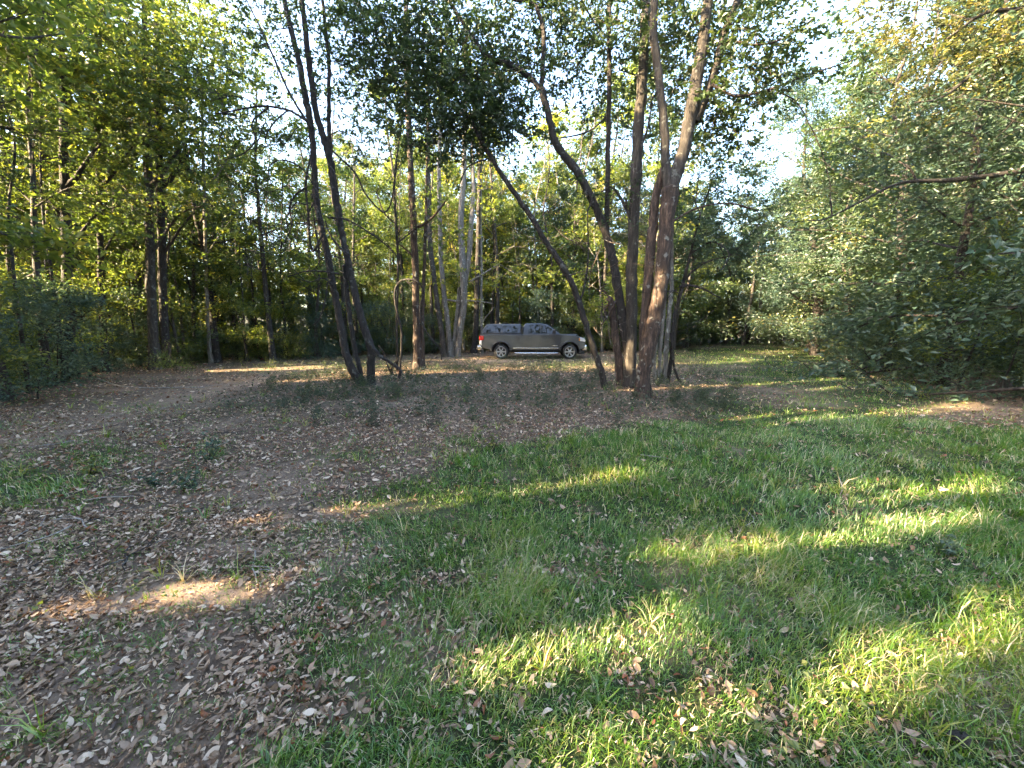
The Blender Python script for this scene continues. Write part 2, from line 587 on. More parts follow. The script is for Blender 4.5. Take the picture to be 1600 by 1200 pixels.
# ------------------------------------------------------------------ trees: generic generator
def gen_tree(rng, Ht, r0, cb, R, nl, ls, wob=0.25, nb=18, up=0.35, low=0.55, sides=7, lean=(0, 0), clump=0.30, twigs=True):
    """Trunk with limbs and the leaves of a broadleaf tree with its foot at the origin. Returns (MB, leaves)."""
    mb = MB()
    k = 7
    z = np.linspace(-0.25, Ht, k)
    P = np.zeros((k, 3)); P[:, 2] = z
    w = np.cumsum(rng.normal(0, wob, (k, 2)), 0) * np.linspace(0, 1, k)[:, None]
    P[:, :2] = w + np.outer(np.linspace(0, 1, k) ** 1.2, lean)
    Ts = spline(P, 22)
    f = np.linspace(0, 1, 22)
    Rr = r0 * (1 - 0.88 * f) * (1 + 0.55 * np.exp(-f * 30))
    mb.tube(Ts, Rr, sides, 0.05, rng)
    lv = []; cv = []; ov = []
    ga = rng.uniform(0, 6.28)
    per = max(1, nl // nb)
    for b in range(nb):
        u = (b + rng.uniform(0, 1)) / nb
        h = cb + (0.97 - cb) * u
        idx = h * 21
        i0 = int(idx); tt = idx - i0
        base = Ts[i0] * (1 - tt) + Ts[min(i0 + 1, 21)] * tt
        ga += 2.4 + rng.uniform(-0.5, 0.5)
        prof = low + (1 - low) * math.sin(math.pi * min(1, u * 1.15 + 0.1)) if u < 0.75 else (1 - u) * 2.6 + 0.25
        ln = R * prof * rng.uniform(0.7, 1.2)
        el = up + 0.6 * u + rng.uniform(-0.25, 0.25)
        d = np.array([math.cos(ga) * math.cos(el), math.sin(ga) * math.cos(el), math.sin(el)])
        pts = [base]
        for s in range(4):
            d = d + rng.normal(0, 0.16, 3) + np.array([0, 0, -0.05])
            d /= np.linalg.norm(d)
            pts.append(pts[-1] + d * ln / 4)
        Bs = spline(pts, 9)
        rb = r0 * (1 - 0.85 * h) * 0.42
        mb.tube(Bs, rb * np.linspace(1, 0.15, 9), 5)
        segs = [(Bs[4], Bs[8])]
        for s in range(5):
            j = rng.integers(3, 9)
            q = rand_dirs(rng, 1)[0] + d * 0.7
            q[2] = q[2] * 0.6 + 0.05
            q /= np.linalg.norm(q)
            e = Bs[j] + q * ln * rng.uniform(0.25, 0.5)
            if twigs:
                mb.tube(np.stack([Bs[j], (Bs[j] + e) / 2 + rng.normal(0, 0.06, 3), e]), rb * 0.3 * np.array([1, 0.7, 0.3]), 3)
            segs.append((Bs[j], e))
        per_s = max(1, per // len(segs))
        for a, e in segs:
            nn = int(per_s * rng.uniform(0.6, 1.4))
            t = rng.uniform(0.15, 1.08, nn)
            q = a + t[:, None] * (e - a) + rng.normal(0, 1, (nn, 3)) * np.array([clump, clump, clump * 0.62]) * (0.6 + 0.4 * ln / R)
            lv.append(q)
            cv.append(np.clip(rng.normal(0.36, 0.16) + rng.normal(0, 0.13, nn), 0, 1))
            ov.append(np.tile((e - a) / (np.linalg.norm(e - a) + 1e-6), (nn, 1)))
    Pq = np.vstack(lv)
    return mb, leaves(rng, Pq, ls, np.concatenate(cv), outward=np.vstack(ov))


class Template:
    def __init__(self, seed, bark, leafm, **kw):
        r = np.random.default_rng(seed)
        self.mb, self.L = gen_tree(r, **kw)
        self.bark, self.leafm = bark, leafm
        self.tm = self.mb.mesh('trunk', bark)
        self.cm = leaf_mesh('crown', self.L, leafm)
        self.Ht = kw['Ht']


def place(T, x, y, rz, sc, name, label, cat, group=None, parts=('trunk', 'crown')):
    """A tree copied from its template; the leaves that would stop one of the sun gaps are not there."""
    root = bpy.data.objects.new(name, None)
    root.empty_display_size = 0.2
    COL.objects.link(root)
    z = float(H(x, y)) - 0.02
    root.location = (x, y, z)
    root.rotation_euler = (0, 0, rz)
    root.scale = (sc, sc, sc)
    tag(root, label, cat, group)
    c, s = math.cos(rz), math.sin(rz)
    M = np.array([[c, -s, 0], [s, c, 0], [0, 0, 1]])
    W = (T.L['P'] @ M.T) * sc + np.array([x, y, z])
    hit = in_beams(W, T.L['l'] * sc * 0.3)
    link(parts[0], T.tm, root)
    if in_beams(W, T.L['l'] * sc * 0.3, which=N_MAIN).mean() > 0.002 or hit.mean() > 0.05:
        L = T.L
        if len(hit) > 12000:                     # a crown of its own has fewer, larger leaves
            f, g = (0.42, 1.4) if math.hypot(x, y) < 19 else (0.26, 1.75)
            hit = hit | (np.random.default_rng(int(abs(x * 91 + y * 37) * 10)).uniform(0, 1, len(hit)) > f)
            L = dict(L); L['l'] = L['l'] * g; L['w'] = L['w'] * g
        me = leaf_mesh(parts[1], sub_leaves(L, ~hit), T.leafm)
    else:
        me = T.cm
    link(parts[1], me, root)
    return root


TALL = [Template(101, BARK, GREEN, Ht=15.5, r0=0.16, cb=0.28, R=2.9, nl=21000, ls=0.115, nb=22),
        Template(102, BARKD, OAK, Ht=14.0, r0=0.14, cb=0.22, R=2.7, nl=21000, ls=0.11, nb=22),
        Template(103, BARK, LIME, Ht=13.0, r0=0.11, cb=0.25, R=2.5, nl=19000, ls=0.12, nb=20),
        Template(104, BARKD, GREEN, Ht=16.5, r0=0.18, cb=0.35, R=3.2, nl=21000, ls=0.12, nb=22),
        Template(105, BARKP, LIME, Ht=12.0, r0=0.09, cb=0.2, R=2.2, nl=17000, ls=0.12, nb=20)]
BUSHY = [Template(111, BARKD, BLUE, Ht=10.5, r0=0.14, cb=0.08, R=3.0, nl=25000, ls=0.105, nb=26, up=0.15, low=0.85),
         Template(112, BARKD, BLUE, Ht=12.5, r0=0.17, cb=0.09, R=3.3, nl=27000, ls=0.105, nb=28, up=0.2, low=0.85),
         Template(113, BARK, OAK, Ht=8.5, r0=0.10, cb=0.07, R=2.6, nl=22000, ls=0.10, nb=24, up=0.2, low=0.9)]
SAPL = [Template(121, BARKD, GREEN, Ht=4.6, r0=0.03, cb=0.12, R=1.2, nl=3400, ls=0.105, nb=14, clump=0.2),
        Template(122, BARKD, LIME, Ht=5.6, r0=0.035, cb=0.2, R=1.3, nl=3400, ls=0.11, nb=14, clump=0.22),
        Template(123, BARKD, BLUE, Ht=3.2, r0=0.025, cb=0.05, R=1.2, nl=3800, ls=0.085, nb=14, clump=0.2, low=0.9)]
SHRUB = [Template(131, BARKD, OAK, Ht=1.7, r0=0.02, cb=0.02, R=1.05, nl=3600, ls=0.08, nb=16, clump=0.16, low=0.95, up=0.3),
         Template(132, BARKD, BLUE, Ht=2.3, r0=0.02, cb=0.02, R=1.2, nl=4200, ls=0.08, nb=16, clump=0.17, low=0.95, up=0.25),
         Template(133, BARKD, GREEN, Ht=1.3, r0=0.015, cb=0.02, R=0.9, nl=2800, ls=0.08, nb=14, clump=0.15, low=0.95, up=0.4)]
SLIM = [Template(161, BARKD, GREEN, Ht=12.0, r0=0.065, cb=0.5, R=1.3, nl=3200, ls=0.12, nb=16, clump=0.24),
        Template(162, BARK, OAK, Ht=10.0, r0=0.05, cb=0.45, R=1.1, nl=2600, ls=0.11, nb=15, clump=0.22, wob=0.35)]
COARSE = [Template(141, BARK, OAK, Ht=15.5, r0=0.17, cb=0.2, R=3.3, nl=2100, ls=0.42, nb=22, low=0.8, twigs=False),
          Template(142, BARKD, GREEN, Ht=14.0, r0=0.15, cb=0.15, R=3.2, nl=2100, ls=0.42, nb=22, low=0.8, twigs=False)]


# ------------------------------------------------------------------ trees of the island, built stem by stem
def limb_points(pts, Y, base=None):
    P = []; R = []
    for q in pts:
        yy = Y + (q[3] if len(q) > 3 else 0.0)
        w = at(q[0], q[1], yy)
        t = yy / (FPX * CP + (600 - q[1]) * SP)
        P.append(w); R.append(max(0.004, q[2] * 0.5 * t))
    P = np.array(P); R = np.array(R)
    if base is not None:
        P[0] = base
    return P, R


def clump_leaves(rng, c, rad, n, ls, mb, src=None, twig=0.006, per=16, vmu=0.36):
    """Leafy twigs filling an uneven volume round c; the twigs go into mb and hang on a bough from src."""
    rad = np.asarray(rad, float)
    if src is not None:
        mid = (src + c) / 2 + rng.normal(0, 0.12, 3) + np.array([0, 0, 0.1])
        mb.tube(spline([src, mid, c], 6), np.linspace(0.018, 0.008, 6), 4)
    k = max(2, n // per)
    d = rng.normal(0, 0.62, (k, 3))
    a = c + d * rad
    out = d / (np.linalg.norm(d, axis=1)[:, None] + 1e-6)
    out = out + rng.normal(0, 0.7, (k, 3)); out[:, 2] *= 0.5
    out /= np.linalg.norm(out, axis=1)[:, None]
    ln = rng.uniform(0.25, 0.6, k)
    tone = np.clip(rng.normal(vmu, 0.14, k), 0, 1)
    Ps = []; vs = []; os_ = []
    for i in range(k):
        e = a[i] + out[i] * ln[i]
        s = a[i] * 0.75 + c * 0.25 + rng.normal(0, 0.05, 3)
        if i % 3 != 2:
            mb.tube(np.stack([s, a[i], e]), [twig, twig * 0.8, twig * 0.4], 3)
        m_ = int(per * rng.uniform(0.6, 1.4))
        t = rng.uniform(0, 1.1, m_)
        Ps.append(a[i] + t[:, None] * (e - a[i]) + rng.normal(0, 0.035, (m_, 3)))
        vs.append(tone[i] + rng.normal(0, 0.1, m_)); os_.append(np.tile(out[i], (m_, 1)))
    return leaves(rng, np.vstack(Ps), ls, np.concatenate(vs), outward=np.vstack(os_))


def hero(name, label, cat, base_px, limbs, clumps=(), bark=None, leafm=None, ls=0.10, seed=0, extra=(), vmu=0.36, crown_name='crown', group=None, sides=10, flare=1.35, limb_shade_bark=None):
    rg = np.random.default_rng(seed)
    b = G(*base_px)
    Yb = b[1]
    root = bpy.data.objects.new(name, None)
    root.location = tuple(b)
    COL.objects.link(root)
    tag(root, label, cat, group)
    lines = []
    for li, lb in enumerate(limbs):
        nm, pts = lb[0], lb[1]
        dY = lb[2] if len(lb) > 2 else 0.0
        foot = None
        if nm in ('trunk', 'stem') and lb[3:] != ('free',):
            p0 = at(pts[0][0], pts[0][1], Yb + dY)
            foot = np.array([p0[0], p0[1], float(H(p0[0], p0[1])) - 0.12])
        P, R = limb_points(pts, Yb + dY, foot)
        n = max(6, 6 * len(pts))
        sp = spline(np.column_stack([P, R]), n)
        C, Rr = sp[:, :3].copy(), np.maximum(sp[:, 3], 0.003)
        if foot is not None:
            Rr[:3] *= np.linspace(flare, 1.05, 3)
        C[1:] += rg.normal(0, 0.14, (n - 1, 3)) * np.minimum(Rr[1:, None], 0.05)
        mb = MB().tube(C, Rr, sides if Rr.max() > 0.03 else 6, 0.10, rg)
        link(nm, mb.mesh(nm, limb_shade_bark if limb_shade_bark and nm == 'limb' else bark, b), root)
        lines.append(C)
    allc = np.vstack(lines) if lines else None
    Ls = []
    tw = MB()
    for (px, py, dY, rx, ry, n) in clumps:
        c = at(px, py, Yb + dY)
        t = (Yb + dY) / (FPX * CP + (600 - py) * SP)
        i = np.argmin(((allc - c) ** 2).sum(1))
        Ls.append(clump_leaves(rg, c, (rx * t, (rx + ry) * 0.55 * t, ry * t), int(n * 1.9), ls, tw, allc[i], vmu=vmu))
    for (wx, wy, wz, r, rz, n) in extra:
        c = np.array([wx, wy, wz], float)
        i = np.argmin(((allc - c) ** 2).sum(1))
        Ls.append(clump_leaves(rg, c, (r, r, rz), n, ls * 1.5, tw, allc[i], vmu=vmu))
    if Ls:
        L = cat_leaves(Ls)
        L = sub_leaves(L, ~in_beams(L['P'], L['l'] * 0.4, 0.3))
        link(crown_name, leaf_mesh(crown_name, L, leafm, b), root)
        link('twigs', tw.mesh('twigs', bark, b), root, kind='stuff')
    return root


# right-hand clump
hero('broadleaf_tree', 'thick forked tree trunk with sunlit orange-brown base in the island clump', 'tree', (1008, 620),
     [('trunk', [(1002, 622, 23.4), (1004, 590, 20), (1010, 555, 20.6), (1019, 515, 20.6), (1027, 475, 20.6), (1034, 425, 20.6), (1039, 370, 21.3), (1043, 325, 22.7), (1047, 295, 24.8)]),
      ('limb', [(1046, 305, 16.5), (1041, 262, 13.8), (1038, 200, 12.4), (1029, 118, 11.7), (1022, 55, 11.7), (1023, 0, 10.3), (1024, -90, 8.3), (1015, -200, 4.8)]),
      ('limb', [(1049, 300, 19.3), (1067, 238, 18.6), (1082, 165, 18.6), (1098, 72, 16.5), (1107, 0, 14.4), (1122, -90, 11), (1150, -210, 6.2)]),
      ('limb', [(1086, 190, 11.7), (1099, 160, 11.7), (1111, 130, 11), (1130, 62, 11), (1152, 0, 9.6), (1195, -90, 7.6), (1250, -200, 4.1)]),
      ('stem', [(1012, 612, 13.8), (1006, 540, 13.8), (1010, 470, 14.4), (1015, 410, 15.1), (1020, 350, 15.1), (1027, 300, 12.4), (1036, 262, 9.6)], 0.18),
      ('branch', [(1112, 132, 4.8), (1150, 150, 4.1), (1200, 140, 3.4), (1260, 118, 2.8), (1340, 92, 1.4)], -0.3),
      ('branch', [(1130, 60, 4.1), (1180, 70, 3.4), (1225, 60, 2.8), (1270, 30, 2.1)], -0.5),
      ('branch', [(1195, 140, 2.1), (1240, 155, 2.1), (1265, 195, 1.7), (1285, 240, 1.4), (1300, 300, 1)], -0.3),
      ('branch', [(1052, 345, 3.4), (1090, 325, 2.8), (1140, 318, 2.8), (1185, 330, 2.1)], -0.4)],
     clumps=[(1130, 100, 0.4, 60, 70, 1300), (1180, 50, -0.4, 42, 50, 800), (1150, 165, 0.2, 50, 28, 700), (1222, 100, -0.5, 22, 38, 300), (1290, 105, -0.4, 26, 8, 90),
             (1075, 60, 0.9, 45, 60, 800), (1120, 230, 0.8, 40, 50, 700), (1100, 20, 0.2, 90, 40, 900), (990, 40, 0.6, 60, 45, 700), (1030, 420, -0.5, 6, 6, 20)],
     extra=[(3.4, 9.2, 10.5, 2.2, 1.6, 900), (6.5, 9.0, 10.6, 2.2, 1.6, 900), (5, 11, 11.5, 2.5, 1.5, 900)],
     bark=BARKR, leafm=OAK, ls=0.095, seed=1, sides=14, limb_shade_bark=BARK)  # limbs wear a darker bark in place of the shade on them
hero('broadleaf_tree', 'straight dark grey trunk just behind the thick forked trunk', 'tree', (981, 604),
     [('trunk', [(983, 604, 20), (986, 540, 18), (987, 470, 18), (988, 400, 17), (993, 300, 17), (998, 200, 17), (1005, 100, 16), (1010, 0, 15), (1018, -120, 12), (1022, -240, 7)]),
      ('branch', [(990, 350, 5), (970, 310, 4), (955, 292, 3), (940, 300, 2)]),
      ('branch', [(996, 240, 4), (1012, 200, 3), (1020, 150, 2.5)])],
     clumps=[(955, 305, 0.1, 18, 14, 110), (975, 330, -0.1, 20, 20, 130), (1040, 120, 1.0, 40, 70, 700), (965, 90, 0.8, 55, 65, 800), (920, 40, 0.6, 60, 45, 800), (930, 150, 0.9, 45, 40, 450), (1000, 180, 1.2, 50, 50, 500), (1090, 200, 1.3, 45, 60, 600)],
     extra=[(2.5, 10.5, 11.5, 2.4, 1.6, 800)], bark=BARK, leafm=OAK, ls=0.095, seed=2)
hero('broadleaf_tree', 'sinuous trunk with a forked left limb curving over toward the dark leaf mass', 'tree', (987, 602),
     [('trunk', [(990, 603, 16.1), (981, 560, 13.6), (973, 505, 13.6), (965, 450, 12.8), (956, 402, 12.8), (946, 365, 11.9), (927, 317, 11.9), (900, 267, 11.9), (870, 227, 11), (856, 180, 10.2), (846, 140, 11)], -0.2),
      ('limb', [(846, 142, 8.5), (825, 118, 8.5), (796, 101, 8.5), (764, 90, 7.6), (742, 65, 6.8), (716, 24, 6), (698, -5, 6), (660, -80, 4.2), (610, -160, 2.5)], -0.2),
      ('limb', [(846, 140, 7.6), (849, 90, 6.8), (850, 50, 6.8), (838, 12, 6), (826, 2, 5.1), (800, -4, 4.2), (770, -60, 2.5)], -0.2),
      ('stem', [(955, 400, 8.5), (948, 362, 7.6), (949, 300, 7.6), (950, 233, 7.2), (952, 110, 6.8), (952, 0, 6.8), (955, -120, 5.1), (950, -220, 3.4)], -0.15, 'free'),
      ('branch', [(764, 90, 3.4), (745, 110, 2.5), (720, 120, 2.5), (690, 140, 1.7)], -0.2),
      ('branch', [(950, 60, 3.4), (925, 30, 2.5), (905, -10, 2.5)], -0.2),
      ('branch', [(950, 180, 3.4), (920, 205, 2.5), (880, 215, 2.1), (850, 216, 1.3)], -0.1)],
     clumps=[(590, 40, 0.3, 90, 50, 1000), (640, 30, 0.2, 100, 55, 1500), (720, 40, 0.3, 100, 55, 1500), (820, 90, 0.6, 60, 60, 800), (650, 130, 0.5, 80, 50, 900), (780, 50, 0.6, 50, 50, 800), (610, 90, 0.2, 60, 40, 900), (700, 110, 0.3, 70, 45, 1400),
             (760, 150, 0.5, 60, 50, 1300), (690, 170, 0.2, 55, 40, 900), (880, 50, 0.4, 45, 45, 500), (860, 20, 0.2, 50, 25, 450), (900, 110, 0.5, 30, 40, 260)],
     extra=[(-1.5, 9.5, 9.6, 2.4, 1.0, 900), (1.0, 9.0, 10.5, 2.2, 1.2, 800)], bark=BARKD, leafm=OAK, ls=0.095, seed=3, vmu=0.25)
hero('leaning_tree', 'slim dark trunk leaning far left out of the island clump', 'tree', (946, 606),
     [('trunk', [(947, 606, 9.6), (938, 575, 8.9), (924, 535, 8.9), (910, 490, 8.9), (897, 450, 8.9), (880, 418, 8.9), (852, 376, 8.1), (822, 327, 7.4), (786, 276, 6.7), (762, 238, 5.9), (748, 214, 5.2), (735, 180, 3)]),
      ('branch', [(762, 238, 3), (751, 205, 2.2), (750, 170, 2.2)]),
      ('branch', [(768, 246, 2.2), (730, 262, 2.2), (715, 300, 1.5)]),
      ('branch', [(905, 475, 3), (914, 445, 3), (919, 400, 2.2), (918, 330, 1.5)])],
     clumps=[(740, 185, 0.1, 60, 35, 1300), (790, 200, 0.1, 40, 30, 650), (700, 210, 0.2, 45, 30, 650), (760, 140, 0.4, 60, 40, 900), (650, 185, 0.3, 40, 30, 500),
             (900, 300, 0.4, 25, 20, 160), (860, 340, 0.4, 30, 22, 160), (905, 430, 0.2, 16, 12, 90)],
     bark=BARKD, leafm=OAK, ls=0.095, seed=4, vmu=0.22)
hero('broken_snag', 'short broken reddish trunk between the leaning and straight trunks', 'tree', (968, 603),
     [('trunk', [(972, 603, 16), (967, 565, 13), (962, 525, 12), (957, 490, 12), (953, 466, 11)], 0.1),
      ('branch', [(958, 480, 2.5), (962, 470, 2), (952, 490, 1.8), (940, 508, 1.5)], -0.05),
      ('branch', [(955, 475, 2), (945, 455, 1.5), (930, 452, 1.2)], 0.0)],
     clumps=[(938, 462, 0.2, 14, 14, 80), (930, 500, 0.4, 12, 12, 60)], bark=BARKR, leafm=LIME, ls=0.07, seed=5)
hero('sapling', 'thin sunlit stems hugging the right side of the thick trunk', 'sapling', (1028, 600),
     [('stem', [(1024, 606, 6), (1022, 570, 6), (1027, 520, 7), (1033, 470, 6), (1040, 420, 5), (1046, 350, 3)], 0.15),
      ('stem', [(1032, 606, 5), (1031, 560, 5), (1035, 510, 6), (1039, 460, 6), (1046, 400, 4), (1052, 330, 3)], 0.2),
      ('stem', [(1038, 606, 8), (1040, 560, 7), (1044, 510, 6.5), (1049, 450, 6), (1050, 390, 5), (1050, 345, 4), (1062, 300, 3)], 0.25)],
     bark=BARKP, seed=6)
hero('understory_tree', 'thin dark sapling with drooping branch right of the island clump', 'sapling', (1044, 600),
     [('stem', [(1042, 600, 6), (1050, 550, 6), (1053, 505, 6), (1060, 470, 6), (1068, 440, 5), (1078, 400, 4), (1090, 350, 3), (1110, 290, 2)], 0.2),
      ('branch', [(1062, 448, 4), (1080, 446, 4), (1100, 452, 3), (1126, 466, 2)], 0.15),
      ('branch', [(1068, 440, 4), (1085, 422, 3), (1108, 408, 2.5), (1140, 400, 1.5)], 0.2),
      ('branch', [(1080, 395, 3), (1120, 380, 2.5), (1145, 440, 1.5)], 0.2),
      ('vine', [(1048, 520, 3.5), (1052, 550, 3.5), (1053, 572, 3.5), (1060, 592, 3.5), (1073, 607, 3)], -0.1)],
     clumps=[(1110, 390, 0.3, 45, 30, 700), (1150, 380, 0.4, 50, 30, 700), (1120, 330, 0.5, 50, 30, 600), (1180, 400, 0.5, 40, 20, 350), (1150, 310, 0.6, 45, 25, 450), (1190, 345, 0.3, 40, 22, 350),
             (1090, 355, 0.2, 30, 30, 350), (1130, 265, 0.9, 40, 35, 500)],
     bark=BARKD, leafm=BLUE, ls=0.085, seed=7, vmu=0.5)

# left-hand clump
hero('multistem_tree', 'dark leaning multi-stemmed tree with curling dead twigs at the island edge', 'tree', (572, 602),
     [('stem', [(572, 602, 12), (556, 586, 12), (544, 560, 10.4), (536, 528, 10.4), (528, 482, 9.6), (521, 446, 9.6), (514, 405, 9.6), (505, 366, 8.8), (496, 320, 8.8), (492, 270, 8), (490, 236, 8), (486, 193, 8.8), (478, 150, 8.8), (466, 90, 8), (453, 35, 7.2), (444, -5, 6.4), (430, -90, 4.8), (410, -180, 3.2)]),
      ('stem', [(580, 600, 12.8), (579, 570, 12), (579, 545, 12), (568, 510, 11.2), (558, 474, 10.4), (549, 435, 10.4), (540, 395, 9.6), (531, 350, 9.6), (521, 290, 10.4), (514, 245, 10.4), (503, 210, 9.6), (492, 165, 8.8), (480, 80, 8), (472, 0, 7.2), (460, -100, 4.8), (452, -190, 3.2)], 0.05),
      ('stem', [(568, 598, 8.8), (560, 570, 8), (553, 537, 7.2), (546, 490, 7.2), (541, 446, 7.2), (538, 415, 5.6)], 0.25),
      ('limb', [(515, 245, 6.4), (514, 200, 6.4), (514, 150, 5.6), (513, 90, 5.6), (506, 20, 4.8), (500, -60, 4), (505, -160, 2.4)], 0.1),
      ('root', [(574, 532, 6.4), (588, 550, 5.6), (603, 562, 4.8), (618, 572, 4.8), (626, 580, 4.8), (624, 590, 4)], -0.3),
      ('branch', [(478, 188, 4), (450, 172, 3.2), (410, 166, 3.2), (370, 172, 2.4), (335, 178, 1.6)], -0.3),
      ('branch', [(486, 200, 4), (455, 150, 3.2), (430, 95, 3.2), (405, 40, 2.4), (380, -10, 1.6)], -0.2),
      ('branch', [(420, 168, 2.4), (395, 190, 2), (398, 220, 2), (380, 240, 1.6), (350, 250, 1.3)], -0.3),
      ('branch', [(505, 366, 4), (488, 392, 3.2), (482, 340, 3.2), (478, 290, 3.2), (484, 250, 2.4), (487, 236, 1.6)], -0.2),
      ('branch', [(520, 236, 3.2), (553, 268, 3.2), (570, 301, 2.8), (592, 327, 2.8), (603, 331, 2.8), (611, 316, 2.4), (616, 290, 2.4), (620, 262, 1.6)], -0.1),
      ('branch', [(512, 340, 3.2), (544, 344, 2.8), (581, 366, 2.4), (602, 382, 2), (622, 402, 1.6)], -0.2),
      ('branch', [(545, 398, 4), (528, 384, 3.2), (515, 365, 2.4), (508, 345, 2)], -0.2),
      ('branch', [(530, 428, 3.2), (505, 424, 2.4), (478, 424, 2), (450, 432, 1.6)], -0.3),
      ('branch', [(522, 447, 2.4), (505, 435, 2), (480, 440, 1.6), (455, 420, 1.3), (440, 440, 1)], -0.2),
      ('branch', [(512, 440, 2.4), (508, 470, 2.4), (498, 500, 2), (488, 508, 1.6)], -0.3),
      ('branch', [(480, 292, 3.2), (462, 305, 2.8), (452, 325, 2.4), (456, 350, 2), (445, 380, 1.6)], -0.4),
      ('branch', [(478, 320, 2.4), (462, 318, 2), (448, 340, 2), (452, 362, 1.6), (466, 372, 1.3)], -0.5),
      ('branch', [(497, 300, 2.4), (470, 262, 2.4), (440, 250, 2), (420, 262, 1.6), (424, 290, 1.3)], -0.4),
      ('branch', [(500, 330, 2.4), (490, 318, 2), (480, 345, 1.8), (486, 372, 1.6)], -0.3),
      ('branch', [(476, 300, 2), (450, 290, 1.6), (420, 300, 1.4), (395, 285, 1)], -0.4),
      ('branch', [(450, 172, 2.4), (430, 190, 2), (415, 215, 1.6), (425, 240, 1.2)], -0.3),
      ('branch', [(405, 168, 2), (385, 155, 1.6), (360, 150, 1.3), (330, 158, 1)], -0.3)],
     clumps=[(560, 90, 0.5, 70, 60, 600), (440, 130, 0.3, 80, 70, 500), (440, 60, 0.2, 50, 55, 420), (520, 60, 0.3, 45, 60, 420), (430, 190, 0.0, 50, 40, 260), (480, 10, 0.2, 90, 30, 600), (545, 150, 0.3, 35, 45, 330), (560, 220, 0.2, 40, 35, 330),
             (590, 110, 0.4, 35, 50, 420), (395, 100, 0.1, 40, 45, 300), (575, 30, 0.4, 50, 35, 500), (600, 250, 0.3, 30, 25, 200), (360, 190, 0.0, 40, 25, 140)],
     extra=[(-6.5, 11, 10.2, 2.2, 1.2, 600), (-4, 11.5, 11.0, 2.2, 1.2, 600)], bark=BARKD, leafm=OAK, ls=0.08, seed=8, vmu=0.3)
def dead_curls(root, rg, n, box, Y, mat):
    b = np.array(root.location)
    for k in range(n):
        px, py = rg.uniform(box[0], box[2]), rg.uniform(box[1], box[3])
        p = at(px, py, Y + rg.uniform(-0.9, 0.5))
        d = rand_dirs(rg, 1)[0]; ax = rand_dirs(rg, 1)[0]
        turn = rg.normal(0, 0.35)
        pts = [p]
        for q in range(rg.integers(5, 10)):
            d = d + np.cross(ax, d) * turn + rg.normal(0, 0.18, 3); d /= np.linalg.norm(d)
            pts.append(pts[-1] + d * rg.uniform(0.10, 0.24))
        m_ = MB().tube(spline(pts, 3 * len(pts)), np.linspace(rg.uniform(0.006, 0.013), 0.003, 3 * len(pts)), 5)
        j = rg.integers(1, len(pts) - 1)
        e = pts[j] + rand_dirs(rg, 1)[0] * 0.35
        m_.tube(spline([pts[j], (pts[j] + e) / 2 + rg.normal(0, .05, 3), e], 6), np.linspace(0.006, 0.002, 6), 4)
        link('dead_twig', m_.mesh('dead_twig', mat, b), root)


dead_curls(bpy.data.objects['multistem_tree'], np.random.default_rng(31), 46, (385, 215, 535, 440), G(572, 602)[1], BARKD)
dead_curls(bpy.data.objects['multistem_tree'], np.random.default_rng(32), 18, (330, 60, 470, 260), G(572, 602)[1], BARKD)
dead_curls(bpy.data.objects['broadleaf_tree'], np.random.default_rng(33), 16, (900, 380, 1000, 560), G(1008, 620)[1], BARKR)
dead_curls(bpy.data.objects['broadleaf_tree'], np.random.default_rng(34), 12, (1040, 330, 1130, 560), G(1008, 620)[1], BARKD)
hero('looping_vine', 'bare dark vine looping up and over beside the leaning stems', 'vine', (622, 586),
     [('stem', [(624, 588, 2.7), (627, 545, 3.4), (627, 517, 3.4), (622, 495, 3.4), (618, 475, 3.4), (617, 455, 3.4), (622, 443, 3.1), (633, 437, 2.7), (648, 438, 2.7), (658, 447, 2.7), (662, 458, 2.7), (657, 475, 2.4), (657, 497, 2.4), (667, 520, 2.4), (687, 545, 2), (690, 562, 2)]),
      ('stem', [(616, 590, 2.7), (606, 572, 2.7), (602, 556, 2.7), (592, 540, 2)], -0.1),
      ('branch', [(622, 560, 2.7), (612, 576, 2), (618, 592, 2)], -0.1),
      ('branch', [(646, 440, 1.7), (640, 442, 1.5), (636, 440, 1.4), (648, 452, 1)], 0.0)], bark=BARKD, seed=9)

# trees beyond the island
hero('sapling', 'thin crooked sapling stem rising beside the looping vine', 'sapling', (620, 584),
     [('stem', [(621, 584, 4), (620, 500, 4), (622, 420, 4), (619, 350, 4), (616, 290, 3.5), (622, 230, 3), (630, 170, 2)], 1.2),
      ('branch', [(619, 350, 3), (600, 332, 2.5), (588, 300, 2)], 1.2), ('branch', [(620, 380, 3), (640, 365, 2), (655, 350, 1.5)], 1.2)],
     clumps=[(640, 350, 1.4, 25, 18, 150), (600, 300, 1.4, 25, 20, 150)], bark=BARKD, leafm=GREEN, ls=0.09, seed=10)
hero('broadleaf_tree', 'tall reddish-barked trunk standing left of the pale twin trunks', 'tree', (653, 577),
     [('trunk', [(653, 577, 14), (651, 500, 11), (649, 420, 10), (645, 330, 10), (641, 250, 9), (638, 180, 9), (636, 90, 8), (634, 0, 7), (632, -120, 4)]),
      ('stem', [(660, 577, 8), (660, 500, 6), (663, 420, 5), (666, 330, 5), (668, 230, 4), (672, 150, 3)], 0.1),
      ('branch', [(645, 355, 4), (660, 352, 3.5), (680, 335, 3), (700, 310, 2)], 0.0), ('branch', [(648, 410, 3), (640, 395, 2.5), (622, 380, 2)], 0.0)],
     clumps=[(680, 320, 0.2, 35, 20, 300), (690, 250, 0.3, 40, 30, 400), (620, 210, 0.3, 40, 35, 500), (640, 120, 0.4, 60, 50, 800), (700, 370, 0.4, 30, 16, 250), (660, 40, 0.3, 80, 40, 700), (590, 160, 0.2, 45, 40, 500)],
     bark=BARKR, leafm=GREEN, ls=0.12, seed=11)
